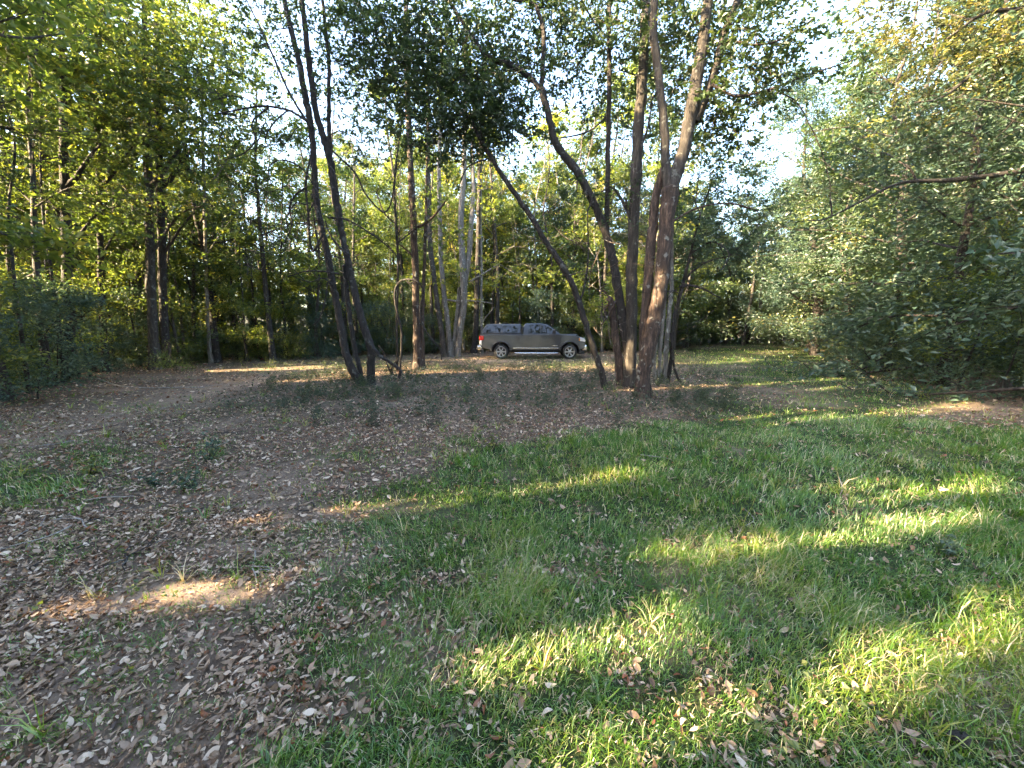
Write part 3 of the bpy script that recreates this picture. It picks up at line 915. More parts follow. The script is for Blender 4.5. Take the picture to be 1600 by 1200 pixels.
hero('broadleaf_tree', 'slanting grey trunk nearest the reddish trunk', 'tree', (695, 558),
     [('trunk', [(695, 558, 9), (690, 520, 8), (683, 475, 8), (677, 425, 8), (672, 380, 8), (670, 300, 7), (668, 200, 6), (668, 80, 4)])],
     clumps=[(660, 170, 0.3, 40, 40, 400), (690, 120, 0.3, 40, 40, 400)], bark=BARK, leafm=GREEN, ls=0.14, seed=12)
hero('broadleaf_tree', 'slim grey trunk between the slanting trunk and the pale twin trunks', 'tree', (704, 557),
     [('trunk', [(704, 557, 9), (700, 510, 8), (695, 470, 7.5), (690, 420, 7), (688, 360, 7), (686, 280, 6), (688, 180, 5), (690, 60, 3)]),
      ('branch', [(692, 468, 3), (720, 471, 3), (740, 470, 2), (770, 474, 1.5)])],
     clumps=[(700, 190, 0.3, 40, 40, 350), (710, 90, 0.4, 50, 50, 500)], bark=BARKP, leafm=LIME, ls=0.14, seed=13)
hero('broadleaf_tree', 'pale grey twin-stemmed trunk just left of the pickup truck', 'tree', (716, 557),
     [('trunk', [(715, 557, 10), (718, 520, 10), (724, 480, 11), (724, 440, 11), (722, 400, 11), (720, 340, 10), (724, 280, 9), (726, 180, 7), (728, 60, 5)]),
      ('limb', [(726, 450, 8), (732, 410, 8), (736, 360, 8), (740, 300, 7), (738, 220, 6), (745, 100, 4)], 0.1),
      ('stem', [(707, 557, 8), (712, 520, 8), (716, 480, 7), (718, 450, 6)], 0.15),
      ('branch', [(735, 440, 3), (760, 425, 2.5), (780, 412, 2)], 0.0)],
     clumps=[(740, 190, 0.4, 50, 45, 500), (720, 110, 0.4, 50, 45, 500), (770, 420, -0.3, 40, 14, 350), (820, 435, -0.2, 40, 12, 300), (700, 430, -0.4, 30, 10, 160), (780, 300, 0.2, 40, 25, 350)],
     bark=BARKP, leafm=LIME, ls=0.13, seed=14, vmu=0.55)
hero('broadleaf_tree', 'dark straight trunk standing right behind the pickup tailgate', 'tree', (742, 552),
     [('trunk', [(740, 552, 9), (744, 500, 8), (746, 420, 7), (748, 320, 6), (750, 220, 5), (752, 120, 3)])],
     clumps=[(750, 260, 0.2, 30, 40, 350), (755, 160, 0.2, 35, 50, 400)], bark=BARKD, leafm=GREEN, ls=0.15, seed=15)
hero('sapling', 'pale thin pole-like sapling rising above the truck canopy', 'sapling', (753, 552),
     [('trunk', [(753, 552, 4), (752, 480, 4), (752, 400, 3.5), (751, 320, 3), (753, 240, 2)]), ('branch', [(752, 505, 2), (762, 492, 1.6), (772, 480, 1.2)])],
     clumps=[(755, 250, 0.2, 25, 30, 200)], bark=BARKP, leafm=LIME, ls=0.14, seed=16)

# trunks along the left edge of the clearing
for k, (bx, by, Yd, w, Ht_, lab, bk) in enumerate([
        (112, 590, 0, 13, 13.5, 'dark trunk with a stubby side limb, outermost in the left wood', BARKD),
        (166, 584, 0.8, 9, 12, 'slim dark trunk with a curving side branch in the left wood', BARKD),
        (243, 577, 0, 13, 15, 'thick grey-brown trunk, taller of the close pair in the left wood', BARK),
        (262, 575, 0.2, 12, 15, 'dark straight trunk, right one of the close pair in the left wood', BARKD),
        (330, 572, 1.5, 5, 10, 'pale spindly trunk at the bright end of the left wood', BARKP)]):
    g = G(bx, by)
    Yb = g[1] + Yd
    top = [(bx - 4, 520, w * 0.95), (bx - 8, 430, w * 0.9), (bx - 10, 330, w * 0.85), (bx - 13, 220, w * 0.75), (bx - 15, 120, w * 0.6), (bx - 18, 10, w * 0.45), (bx - 20, -100, w * 0.3)]
    if Ht_ < 5:
        top = top[:2]
    limbs = [('trunk', [(bx, by, w * 1.25)] + top, Yd)]
    cl = []
    if Ht_ > 5:
        limbs.append(('branch', [(bx - 9, 292, w * 0.6), (bx + 8, 275, w * 0.55), (bx + 28, 245, w * 0.35), (bx + 45, 225, w * 0.2)], Yd))
        limbs.append(('branch', [(bx - 8, 400, w * 0.35), (bx + 18, 360, w * 0.3), (bx + 45, 330, w * 0.22), (bx + 75, 322, w * 0.15)], Yd))
        limbs.append(('branch', [(bx - 10, 350, w * 0.3), (bx - 30, 320, w * 0.25), (bx - 50, 310, w * 0.15)], Yd))
        cl = [(bx + 40, 220, Yd, 55, 35, 800), (bx - 50, 290, Yd, 45, 30, 500), (bx + 70, 315, Yd, 40, 22, 350), (bx - 20, 120, Yd, 75, 55, 1300), (bx + 30, 40, Yd, 85, 55, 1400), (bx - 60, 190, Yd, 55, 40, 800), (bx - 40, 20, Yd, 65, 45, 900), (bx + 60, 130, Yd, 55, 40, 800)]
    hero('forest_tree', lab, 'tree', (bx, by), limbs, clumps=cl, bark=bk, leafm=(GREEN, OAK, LIME, GREEN, LIME, GREEN)[k], ls=0.12, seed=40 + k, vmu=0.42)

# big oak that reaches in from the right edge
def reach_oak():
    rg = np.random.default_rng(77)
    b = np.array([13.2, 7.6, 0.0]); b[2] = float(H(b[0], b[1]))
    root = bpy.data.objects.new('spreading_tree', None)
    root.location = tuple(b); COL.objects.link(root)
    tag(root, 'wide tree, its upper autumn leaves coloured sunlit gold, reaching long boughs in from the right border', 'tree')
    tr = spline([b + [0, 0, -0.2], b + [0.05, 0, 2.0], b + [0.2, 0.1, 4.5], b + [0.1, 0.2, 8.0], b + [-0.2, 0.1, 12.0]], 20)
    link('trunk', MB().tube(tr, 0.26 * np.linspace(1.1, 0.3, 20), 12, 0.06, rg).mesh('trunk', BARKD, b), root)
    Ls = []; Lb = []; tw = MB(); lines = [tr]
    for pts in ([(1690, 250, 10), (1600, 266, 8.5), (1545, 275, 7.5), (1480, 282, 6.5), (1432, 283, 5), (1395, 290, 4), (1345, 315, 3), (1290, 342, 2), (1262, 345, 1.5)],
                [(1690, 20, 8), (1600, 52, 7), (1545, 90, 5.5), (1500, 132, 4.5), (1465, 155, 3), (1430, 160, 2)],
                [(1690, -30, 8), (1600, 12, 6.5), (1540, 20, 5), (1480, 60, 3)],
                [(1432, 283, 3.5), (1426, 270, 3), (1420, 262, 2.5)],
                [(1530, 262, 4), (1528, 225, 3.5), (1520, 212, 3), (1502, 205, 2)],
                [(1300, 336, 2.5), (1298, 315, 2), (1297, 300, 1.5)]):
        P, R = limb_points(pts, 8.3)
        if pts[0][0] > 1650:
            i = np.argmin(((tr - P[0]) ** 2).sum(1))
            P = np.vstack([tr[i], P]); R = np.concatenate([[R[0]], R])
        C = spline(np.column_stack([P, R]), 5 * len(P))
        link('branch', MB().tube(C[:, :3], np.maximum(C[:, 3], 0.004), 8, 0.06, rg).mesh('branch', BARKD, b), root)
        lines.append(C[:, :3])
    allc = np.vstack(lines)
    for (px, py, Yc, rx, ry, n) in [(1560, 60, 8.5, 60, 50, 900), (1480, 110, 9, 60, 50, 900), (1560, 170, 8.7, 70, 50, 900), (1440, 200, 9.2, 60, 45, 800), (1520, 250, 8.8, 60, 30, 600), (1385, 20, 9.5, 22, 14, 200),
                                    (1450, 20, 9, 60, 30, 700), (1380, 255, 9.2, 45, 30, 450), (1330, 300, 9, 35, 25, 260), (1590, 330, 8.4, 50, 30, 500), (1500, 320, 8.8, 60, 25, 450)]:
        c = at(px, py, Yc); t = Yc / (FPX * CP + (600 - py) * SP)
        i = np.argmin(((allc - c) ** 2).sum(1))
        (Ls if py < 140 else Lb).append(clump_leaves(rg, c, (rx * 1.2 * t, (rx + ry) * .6 * t, ry * 1.2 * t), int(n * 2.6), 0.08, tw, allc[i], vmu=0.5))  # upper clumps get the sunlit gold colour, lower ones plain blue-green
    for k in range(7):
        c = b + np.array([rg.uniform(-2.5, 3), rg.uniform(-3, 3), rg.uniform(9, 13)])
        Ls.append(clump_leaves(rg, c, (1.6, 1.6, 1.1), 500, 0.16, tw, allc[np.argmin(((allc - c) ** 2).sum(1))]))
    L = cat_leaves(Ls); L = sub_leaves(L, ~in_beams(L['P'], L['l'] * 0.4, 0.3))
    link('crown', leaf_mesh('crown', L, SUNGOLD, b), root)
    L = cat_leaves(Lb); L = sub_leaves(L, ~in_beams(L['P'], L['l'] * 0.4, 0.3))
    link('lower_crown', leaf_mesh('lower_crown', L, BLUE, b), root)
    link('twigs', tw.mesh('twigs', BARKD, b), root, kind='stuff')


reach_oak()

# ------------------------------------------------------------------ the woods round the clearing
rng = np.random.default_rng(5)
taken = [np.array(G(bx, by)[:2]) for bx, by in ((112, 590), (166, 584), (243, 577), (262, 575), (330, 572))]
taken.append(np.array([13.2, 7.6]))


def scatter(x0, x1, y0, y1, n, gap, ok=None):
    res = []
    tries = 0
    while len(res) < n and tries < n * 60:
        tries += 1
        x, y = rng.uniform(x0, x1), rng.uniform(y0, y1)
        if in_poly(np.array([x]), np.array([y]), CLEAR)[0]:
            continue
        if ok is not None and not ok(x, y):
            continue
        p = np.array([x, y])
        if any(((p - q) ** 2).sum() < gap * gap for q in taken):
            continue
        taken.append(p); res.append((x, y))
    return res


def seen(x, y, pad=2.5):
    return y > 1.0 and abs(x) < 1.36 * y + pad


# edge distance keeps trees off the clearing rim by kind
WOODS = [
    ('left', (-34, -9.5, 3, 30), 80, 1.9, [TALL[0], TALL[1], TALL[3], TALL[0], TALL[1], TALL[2], TALL[4]], 'tree standing in the shady wood left of the clearing', 'trees in the wood left of the clearing', (0.9, 1.15)),
    ('back', (-16, 30, 23, 44), 72, 2.2, TALL, 'tree standing in the wood behind the pickup truck', 'trees in the wood behind the truck', (0.85, 1.15)),
    ('right', (10, 32, 4, 40), 56, 2.2, BUSHY + [TALL[1]], 'tree in the dense wood right of the clearing', 'trees in the wood right of the clearing', (0.95, 1.3)),
]
LOOKS = {id(t): w for t, w in zip(TALL + BUSHY, ['grey-barked', 'dark-barked small-leaved', 'yellow-green', 'thick tall dark', 'pale-barked slim', 'blue-green', 'taller blue-green', 'low dark green'])}
for zone, (x0, x1, y0, y1), n, gap, temps, lab, grp, (s0, s1) in WOODS:
    for (x, y) in scatter(x0, x1, y0, y1, n, gap, lambda a, b: seen(a, b)):
        T = temps[rng.integers(len(temps))]
        sc = rng.uniform(s0, s1)
        if zone == 'left' and y > 17:
            sc *= 0.8
        elif zone == 'left' and x < -19:
            sc *= 1.0
        look = LOOKS[id(T)]
        place(T, x, y, rng.uniform(0, 6.28), sc, 'forest_tree', look + ' ' + lab, 'tree', look + ' ' + grp)
# shade trees outside the picture, left of and behind the camera, and a few on the right
for (x, y) in scatter(-36, -9.5, -22, 8, 56, 2.7, lambda a, b: not seen(a, b, 1.0)):
    place(COARSE[rng.integers(2)], x, y, rng.uniform(0, 6.28), rng.uniform(0.85, 1.1), 'shade_tree', 'tree of the wood beyond the left border of the picture', 'tree', 'trees outside the left border')
for (x, y) in scatter(13.5, 26, -14, 2.5, 12, 3.0, lambda a, b: not seen(a, b, 1.0)):
    place(COARSE[rng.integers(2)], x, y, rng.uniform(0, 6.28), rng.uniform(0.8, 1.0), 'shade_tree', 'tree of the wood beyond the right border of the picture', 'tree', 'trees outside the right border')
for k, (x, y) in enumerate([(-11.2, 0.6), (-12.6, 2.2), (-14.2, 2.9), (-12.3, -1.4), (-16.8, 3.2), (-15.4, 0.0), (-11, -3.4), (-18.5, 2.4)]):  # tall unseen trees added to keep sun off the island limbs
    place(COARSE[k % 2], x, y, 1.3 * k, 1.18 + 0.04 * (k % 3), 'shade_tree', 'tall unseen shade tree added just beyond the left border', 'tree', 'tall shade trees added just outside the left border')
for k, (x, y) in enumerate([(-16, 1.6), (-18.2, 1.2), (-14.4, 0.4), (-20.5, 0.6), (-13.2, -0.6), (-17.4, -1.2)]):  # taller still, added out of view to shade the forked tree's limbs
    place(COARSE[k % 2], x, y, 2.1 * k, 1.42 + 0.05 * (k % 3), 'shade_tree', 'tallest unseen shade tree added just beyond the left border', 'tree', 'tallest shade trees added just outside the left border')
for k in range(13):  # unseen trees added so the truck windows mirror leaves, not open sky
    place(COARSE[k % 2], -9 + 1.55 * k + rng.uniform(-.5, .5), -11 - 5 * (k % 3) + rng.uniform(-1, 1), rng.uniform(0, 6.28), rng.uniform(0.7, 0.95), 'shade_tree', 'unseen tree added behind the viewer', 'tree', 'unseen trees added behind the viewer')
for k, (x, y, sc, t_) in enumerate([(-1.5, 27, 1.15, 2), (1.8, 27.5, 1.3, 4), (4.2, 29.5, 1.4, 2), (6.6, 27.2, 1.25, 2), (9.2, 30, 1.3, 0), (3.0, 33, 1.5, 4), (11.5, 31.5, 1.15, 0), (7.8, 34, 1.3, 3), (-5, 29, 1.0, 2)]):
    place(TALL[t_], x, y, 0.9 * k, sc, 'forest_tree', ('tall yellow-green sunlit tree rising high behind the truck' if t_ in (2, 4) else 'tall green tree rising behind the island clump'), 'tree', 'tall trees behind the truck')
for k, (x, y) in enumerate([(10, 33), (11.8, 34.5), (13.5, 35.5), (15.3, 36.5), (17, 38), (19, 39.2), (21, 39), (23, 38.5), (25, 38.2), (12.5, 32), (26.5, 36), (9, 29.5)]):
    place((SAPL[2], SAPL[0], SHRUB[1])[k % 3], x, y, 1.7 * k, 1.0 + 0.25 * (k % 3), 'forest_shrub', 'leafy thicket bush at the far end of the grass lane', 'shrub', 'thicket bushes at the end of the grass lane', parts=('stem', 'foliage'))
for k, (x, y) in enumerate([(9.5, 31), (12.5, 34), (15, 37), (18, 40), (21.5, 41), (24, 39.5), (27, 40), (13, 39), (17, 43), (29, 37), (16.5, 38.5), (19.5, 42.5), (22.5, 43), (25.5, 42), (20, 45), (24, 45), (14.5, 42), (28, 43)]):
    place(BUSHY[k % 3], x, y, 1.1 * k, 0.75 + 0.1 * (k % 4), 'forest_tree', 'bushy tree closing the far end of the grass lane', 'tree', 'bushy trees at the end of the grass lane')
for k, (x, y, sc) in enumerate([(17.8, 22.6, 1.25), (20.5, 26, 1.3), (23.5, 30.5, 1.3), (25.5, 34, 1.35)]):
    place(BUSHY[(1, 0)[k % 2]], x, y, 1.9 * k, sc, 'forest_tree', ('full tree at the near end of the right wood edge', 'full tree second along the right edge of the lane', 'full tree third along the right edge of the lane', 'full tree at the far right corner of the lane')[k], 'tree')
for zone, bx_, n_ in (('left of the clearing', (-24, -10, 6, 22), 42), ('behind the truck', (-14, 22, 24, 36), 40)):
    keep_ = list(taken)
    for (x, y) in scatter(*bx_, n_, 0.9, lambda a, b: seen(a, b, 0.5)):
        place(SLIM[rng.integers(2)], x, y, rng.uniform(0, 6.28), rng.uniform(0.75, 1.2), 'slender_tree', 'slim dark pole-like tree in the wood ' + zone, 'tree', 'pole-like trees in the wood ' + zone)
# saplings and shrubs of the wood's edge
taken_big = list(taken)
taken.clear()
for zone, box, n, gap, temps, lab, cat, grp, (s0, s1) in [
        ('left', (-26, -9.6, 5, 26), 75, 0.9, SAPL, 'slender sapling among the trunks of the left wood', 'sapling', 'saplings in the left wood', (0.7, 1.1)),
        ('back', (-14, 24, 23.5, 36), 85, 0.9, SAPL, 'slender sapling in the wood behind the truck', 'sapling', 'saplings behind the truck', (0.7, 1.4)),
        ('right', (10, 26, 5, 32), 26, 1.5, SAPL, 'leafy sapling along the right edge of the clearing', 'sapling', 'saplings along the right edge', (0.6, 1.0)),
        ('left', (-24, -9.6, 5, 24), 60, 0.7, SHRUB, 'low dark shrub on the floor of the left wood', 'shrub', 'shrubs in the left wood', (0.4, 0.85)),
        ('back', (-14, 22, 23, 33), 55, 0.9, SHRUB, 'low shrub on the floor of the wood behind the truck', 'shrub', 'shrubs behind the truck', (0.6, 1.1)),
        ('right', (10, 24, 5, 30), 34, 1.1, SHRUB, 'dense dark shrub along the right edge of the clearing', 'shrub', 'shrubs along the right edge', (0.7, 1.2))]:
    for (x, y) in scatter(*box, n, gap, lambda a, b: seen(a, b, 1.5)):
        q = rng.integers(len(temps))
        look = (('mid-green', 'yellow-green', 'blue-green') if cat == 'sapling' else ('small-leaved', 'blue-green', 'bright green'))[q]
        place(temps[q], x, y, rng.uniform(0, 6.28), rng.uniform(s0, s1), 'forest_sapling' if cat == 'sapling' else 'forest_shrub', look + ' ' + lab, cat, look + ' ' + grp, parts=('stem', 'foliage'))
for (px, py, T, s, lab) in [(60, 625, SHRUB[1], 1.0, 'dark green shrub at the left border beside the leafy track'),
                            (20, 600, SHRUB[2], 1.3, 'broad shrub half cut off by the left border'),
                            (280, 580, SHRUB[2], 0.8, 'small shrub under the close pair of trunks'),
                            (420, 560, SAPL[2], 0.95, 'bushy evergreen behind the left sunlit grass strip'),
                            (490, 557, SAPL[2], 1.0, 'blue-green evergreen showing between the leaning stems'),
                            (540, 556, SHRUB[1], 1.2, 'blue-green shrub behind the leaning stems'),
                            (600, 556, SHRUB[1], 1.2, 'shrub behind the looping vine'),
                            (1330, 575, SAPL[2], 1.0, 'low evergreen where the grass lane meets the right wood'),
                            (1455, 600, SHRUB[1], 1.1, 'bluish shrub in front of the right wood'),
                            (1560, 625, SAPL[2], 0.9, 'dark evergreen shrub near the right border')]:
    g = G(px, py)
    place(T, g[0], g[1], rng.uniform(0, 6.28), s, 'shrub', lab, 'shrub', None, parts=('stem', 'foliage'))

# far wood, one mass
rg = np.random.default_rng(8)
n = 52000
th = rg.uniform(-1.15, 1.15, n)
rad = rg.uniform(44, 62, n)
hmax = 8.5 + 4.5 * vnoise(th * 14, rad * 0.15, 4) + 2 * vnoise(th * 45, rad * 0.3, 6)
hmax = hmax * np.where((th > 0.42) & (th < 0.60), 0.8, 1.0)
P = np.stack([np.sin(th) * rad, np.cos(th) * rad, rg.uniform(0, 1, n) ** 1.15 * hmax], 1)
keep = vnoise(P[:, 0] * 0.9, P[:, 2] * 0.9 + P[:, 1] * 0.2, 3) > 0.25
P = P[keep]
fw = link('far_wood', leaf_mesh('far_wood', leaves(rg, P, 0.5, rg.normal(0.4, 0.2, len(P))), GREEN), kind='stuff', label='distant wood closing the view behind the near trees')
mb = MB()
for k in range(260):
    a, r = rg.uniform(-1.15, 1.15), rg.uniform(42, 60)
    b = np.array([math.sin(a) * r, math.cos(a) * r, -0.2])
    mb.tube(np.stack([b, b + [rg.normal(0, .3), 0, 5], b + [rg.normal(0, .5), 0, 10]]), [0.17, 0.13, 0.05], 5)
link('trunks', mb.mesh('trunks', BARK), fw, kind='stuff')

# ------------------------------------------------------------------ pickup truck
m, nt, out = new_mat('truck_paint')
p = principled(nt, out, 0.30)
p.inputs['Metallic'].default_value = 0.35
p.inputs['Coat Weight'].default_value = 0.5
p.inputs['Coat Roughness'].default_value = 0.08
tc = nt.nodes.new('ShaderNodeTexCoord')
n1 = nt.nodes.new('ShaderNodeTexNoise'); n1.inputs['Scale'].default_value = 5; n1.inputs['Detail'].default_value = 6
nt.links.new(tc.outputs['Object'], n1.inputs['Vector'])
r = ramp(nt, [(0.3, (0.019, 0.020, 0.026)), (0.7, (0.025, 0.027, 0.034))])
nt.links.new(n1.outputs['Fac'], r.inputs[0]); nt.links.new(r.outputs[0], p.inputs['Base Color'])
PAINT = m
GLASS = plain_mat('dark_glass', (0.004, 0.0045, 0.006), 0.05, 0, 0, 0.45)
for n_ in GLASS.node_tree.nodes:
    if n_.type == 'MAP_RANGE':
        n_.inputs[3].default_value = 0.01; n_.inputs[4].default_value = 0.03
CHROME = plain_mat('chrome', (0.62, 0.62, 0.63), 0.18, 1.0)
ALLOY = plain_mat('alloy', (0.36, 0.36, 0.37), 0.35, 0.8)
RUBBER = plain_mat('tyre_rubber', (0.018, 0.018, 0.019), 0.8)
BLACK = plain_mat('black_plastic', (0.014, 0.014, 0.015), 0.5)
REDL = plain_mat('red_lens', (0.30, 0.012, 0.012), 0.12, 0, 0.4)
WHITEL = plain_mat('clear_lens', (0.42, 0.42, 0.41), 0.12, 0, 0.6)
AMBER = plain_mat('amber_lens', (0.6, 0.2, 0.02), 0.15, 0, 0.6)

TX, TY = at(754, 540, 22.0)[0], 21.2
TROOT = bpy.data.objects.new('pickup_truck', None)
COL.objects.link(TROOT)
TROOT.rotation_euler = (0, 0, math.radians(-2.0))
TROOT.scale = (0.95, 1, 1)
TROOT['label'] = 'dark grey pickup truck with matching canopy parked behind the island trees'
TROOT['category'] = 'truck'
HW = 0.98


def tpart(name, V, F, mat, parent=None, bevel=0.0, smooth=False, label=None):
    me = bpy.data.meshes.new(name)
    me.from_pydata([tuple(v) for v in V], [], [tuple(f) for f in F])
    me.materials.append(mat)
    me.update()
    o = link(name, me, parent or TROOT, label=label)
    if bevel:
        b = o.modifiers.new('bevel', 'BEVEL'); b.width = bevel; b.segments = 3; b.limit_method = 'ANGLE'; b.angle_limit = 0.6
        me.polygons.foreach_set('use_smooth', [True] * len(me.polygons))
        w = o.modifiers.new('wn', 'WEIGHTED_NORMAL')
    elif smooth:
        me.polygons.foreach_set('use_smooth', [True] * len(me.polygons))
    return o


def extr(name, prof, y0, y1, mat, parent=None, bevel=0.0, wfun=None, label=None):
    """Side outline (x, z) given thickness from y0 to y1; wfun narrows the width with height."""
    n = len(prof)
    f = wfun or (lambda z: 1.0)
    V = [(x, y0 * f(z), z) for x, z in prof] + [(x, y1 * f(z), z) for x, z in prof]
    F = [tuple(range(n)), tuple(range(2 * n - 1, n - 1, -1))] + [(i, i + n, (i + 1) % n + n, (i + 1) % n) for i in range(n)]
    return tpart(name, V, F, mat, parent, bevel, label=label)


def box(name, x0, x1, y0, y1, z0, z1, mat, parent=None, bevel=0.015, label=None):
    return extr(name, [(x0, z0), (x1, z0), (x1, z1), (x0, z1)], y0, y1, mat, parent, bevel, label=label)


def arch(cx, r, a0=180, a1=0, n=12):
    return [(cx + r * math.cos(math.radians(a0 + (a1 - a0) * i / n)), 0.40 + r * math.sin(math.radians(a0 + (a1 - a0) * i / n))) for i in range(n + 1)]


RW, FW = 1.20, 4.98            # wheel centres along the truck
tumble = lambda z: 1.0 if z < 1.0 else 1.0 - 0.03 * (z - 1.0) / 0.3 if z < 1.3 else 0.97 - 0.24 * (z - 1.3) / 0.6
# lower body, bed and front as one painted shell with wheel openings
prof = [(0.10, 0.62), (RW - 0.56, 0.50)] + arch(RW, 0.52, 165, 15) + [(RW + 0.56, 0.50), (FW - 0.58, 0.48)] + arch(FW, 0.52, 165, 15) + \
       [(FW + 0.55, 0.52), (5.78, 0.56), (5.82, 0.80), (5.80, 1.02), (5.68, 1.14), (5.30, 1.24), (4.70, 1.30), (4.40, 1.335), (2.34, 1.31), (0.12, 1.32), (0.06, 1.25), (0.05, 0.80)]
body = extr('body', prof, -HW, HW, PAINT, None, 0.045, tumble)
box('hood_bulge', 4.55, 5.45, -0.55, 0.55, 1.20, 1.315, PAINT, body, 0.05)
# wheel wells
for cx in (RW, FW):
    V = []; F = []
    a = arch(cx, 0.50, 180, 0, 14)
    for (x, z) in a:
        V += [(x, -HW + 0.03, z), (x, HW - 0.03, z)]
    F = [(2 * i, 2 * i + 1, 2 * i + 3, 2 * i + 2) for i in range(len(a) - 1)]
    tpart('wheel_well', V, F, BLACK, body)
    for sgn in (-1, 1):
        o_, i_ = arch(cx, 0.585, 176, 4, 14), arch(cx, 0.50, 178, 2, 14)
        V = [(x, sgn * (HW + 0.012), z) for x, z in o_] + [(x, sgn * (HW + 0.055), z) for x, z in i_] + [(x, sgn * (HW - 0.10), z) for x, z in i_]
        k = len(o_)
        F = [(i, i + 1, i + 1 + k, i + k) for i in range(k - 1)] + [(i + k, i + 1 + k, i + 1 + 2 * k, i + 2 * k) for i in range(k - 1)]
        tpart('fender_flare', V, F, PAINT, body, smooth=True)
# cab with tapered glasshouse
cabp = [(2.40, 1.28), (4.52, 1.30), (4.36, 1.40), (3.92, 1.72), (3.72, 1.83), (3.40, 1.885), (2.62, 1.885), (2.50, 1.85), (2.42, 1.70)]
cab = extr('cab', cabp, -HW + 0.02, HW - 0.02, PAINT, None, 0.05, tumble)


def side_panel(name, pts, sgn, mat, parent, off=0.006, th=0.012, label=None):
    V = []
    for k in (0, 1):
        for x, z in pts:
            V.append((x, sgn * ((HW - 0.02) * tumble(z) + off - k * th), z))
    n = len(pts)
    F = [tuple(range(n)), tuple(range(2 * n - 1, n - 1, -1))] + [(i, i + n, (i + 1) % n + n, (i + 1) % n) for i in range(n)]
    return tpart(name, V, F, mat, parent, label=label)


for sgn in (-1, 1):
    side_panel('window', [(3.42, 1.36), (4.24, 1.36), (4.00, 1.58), (3.80, 1.73), (3.62, 1.80), (3.42, 1.815)], sgn, GLASS, cab)
    side_panel('window', [(2.70, 1.36), (3.36, 1.36), (3.36, 1.815), (2.78, 1.815), (2.70, 1.76)], sgn, GLASS, cab)
    side_panel('pillar', [(3.36, 1.35), (3.42, 1.35), (3.42, 1.82), (3.36, 1.82)], sgn, BLACK, cab, 0.004)
    box('mirror', 4.02, 4.20, sgn * (HW + 0.02), sgn * (HW + 0.20), 1.34, 1.54, BLACK, cab, 0.03)
    for dx0, dx1 in ((3.40, 4.44), (2.46, 3.38)):
        d = side_panel('door', [(dx0, 0.60), (dx1, 0.60), (dx1, 1.00), (dx1 - 0.02, 1.29), (dx0, 1.29)], sgn, PAINT, body, 0.030, 0.012)
        hx = dx0 + 0.18 if dx0 > 3 else dx0 + 0.16
        box('handle', hx, hx + 0.20, sgn * (HW + 0.010), sgn * (HW + 0.042), 1.12, 1.165, BLACK, d, 0.01)
    box('trim_strip', 1.86, 4.36, sgn * (HW + 0.005), sgn * (HW + 0.040), 0.575, 0.615, CHROME, body, 0.006)
    box('step_bar', 1.95, 4.32, sgn * (HW - 0.06), sgn * (HW + 0.10), 0.30, 0.37, CHROME, body, 0.03)
    for bx in (2.2, 3.15, 4.1):
        box('step_bracket', bx, bx + 0.06, sgn * (HW - 0.2), sgn * (HW - 0.03), 0.33, 0.52, BLACK, body, 0.01)
    box('badge', 3.98, 4.30, sgn * (HW + 0.012), sgn * (HW + 0.034), 0.70, 0.735, CHROME, body, 0.004)
    box('tail_light', -0.01, 0.26, sgn * (HW - 0.10), sgn * (HW + 0.010), 1.00, 1.24, REDL, None, 0.03)
    box('reverse_light', 0.005, 0.15, sgn * (HW - 0.10), sgn * (HW + 0.008), 0.72, 0.995, WHITEL, None, 0.03)
    extr('headlight', [(5.52, 0.96), (5.80, 0.92), (5.83, 1.00), (5.70, 1.12), (5.50, 1.15)], sgn * (HW - 0.28), sgn * (HW + 0.008), WHITEL, None, 0.02)
    box('turn_signal', 5.46, 5.53, sgn * (HW - 0.05), sgn * (HW + 0.009), 0.98, 1.12, AMBER, None, 0.01)
    box('fuel_door' if sgn < 0 else 'side_reflector', 2.04, 2.22, sgn * (HW + 0.001), sgn * (HW + 0.008), 1.02, 1.20, PAINT, body, 0.004)
    box('mud_flap', RW + 0.47, RW + 0.50, sgn * (HW - 0.28), sgn * (HW - 0.01), 0.24, 0.52, BLACK, body, 0.005)
# windscreen
V = []
for (x, z) in ((4.40, 1.405), (3.80, 1.81)):
    w = (HW - 0.10) * tumble(z)
    nx_, nz_ = 0.56, 0.83
    V += [(x + nx_ * 0.02 + 0.02, -w, z + nz_ * 0.02), (x + nx_ * 0.02 + 0.02, w, z + nz_ * 0.02)]
tpart('windscreen', V, [(0, 1, 3, 2)], GLASS, cab)
# canopy over the bed
topp = [(0.06, 1.335), (2.30, 1.325), (2.30, 1.80), (2.24, 1.86), (0.50, 1.855), (0.36, 1.82), (0.10, 1.42)]
can = extr('canopy', topp, -HW + 0.02, HW - 0.02, PAINT, None, 0.05, tumble)
for sgn in (-1, 1):
    w_ = side_panel('window', [(0.36, 1.40), (2.14, 1.385), (2.14, 1.77), (0.52, 1.77), (0.44, 1.70)], sgn, GLASS, can)
    side_panel('window_divider', [(1.24, 1.39), (1.27, 1.39), (1.27, 1.77), (1.24, 1.77)], sgn, BLACK, w_, 0.009)
V = [(0.16, -0.72, 1.46), (0.16, 0.72, 1.46), (0.36, 0.66, 1.79), (0.36, -0.66, 1.79)]
tpart('rear_window', [(x - 0.055, y_, z) for x, y_, z in V], [(3, 2, 1, 0)], GLASS, can)
box('tailgate', 0.02, 0.08, -0.80, 0.80, 0.74, 1.26, PAINT, None, 0.02)
box('rear_bumper', -0.14, 0.16, -HW + 0.01, HW - 0.01, 0.50, 0.72, CHROME, None, 0.04)
box('front_bumper', 5.62, 5.93, -HW + 0.02, HW - 0.02, 0.44, 0.76, CHROME, None, 0.07)
box('air_dam', 5.45, 5.80, -HW + 0.08, HW - 0.08, 0.28, 0.46, BLACK, None, 0.04)
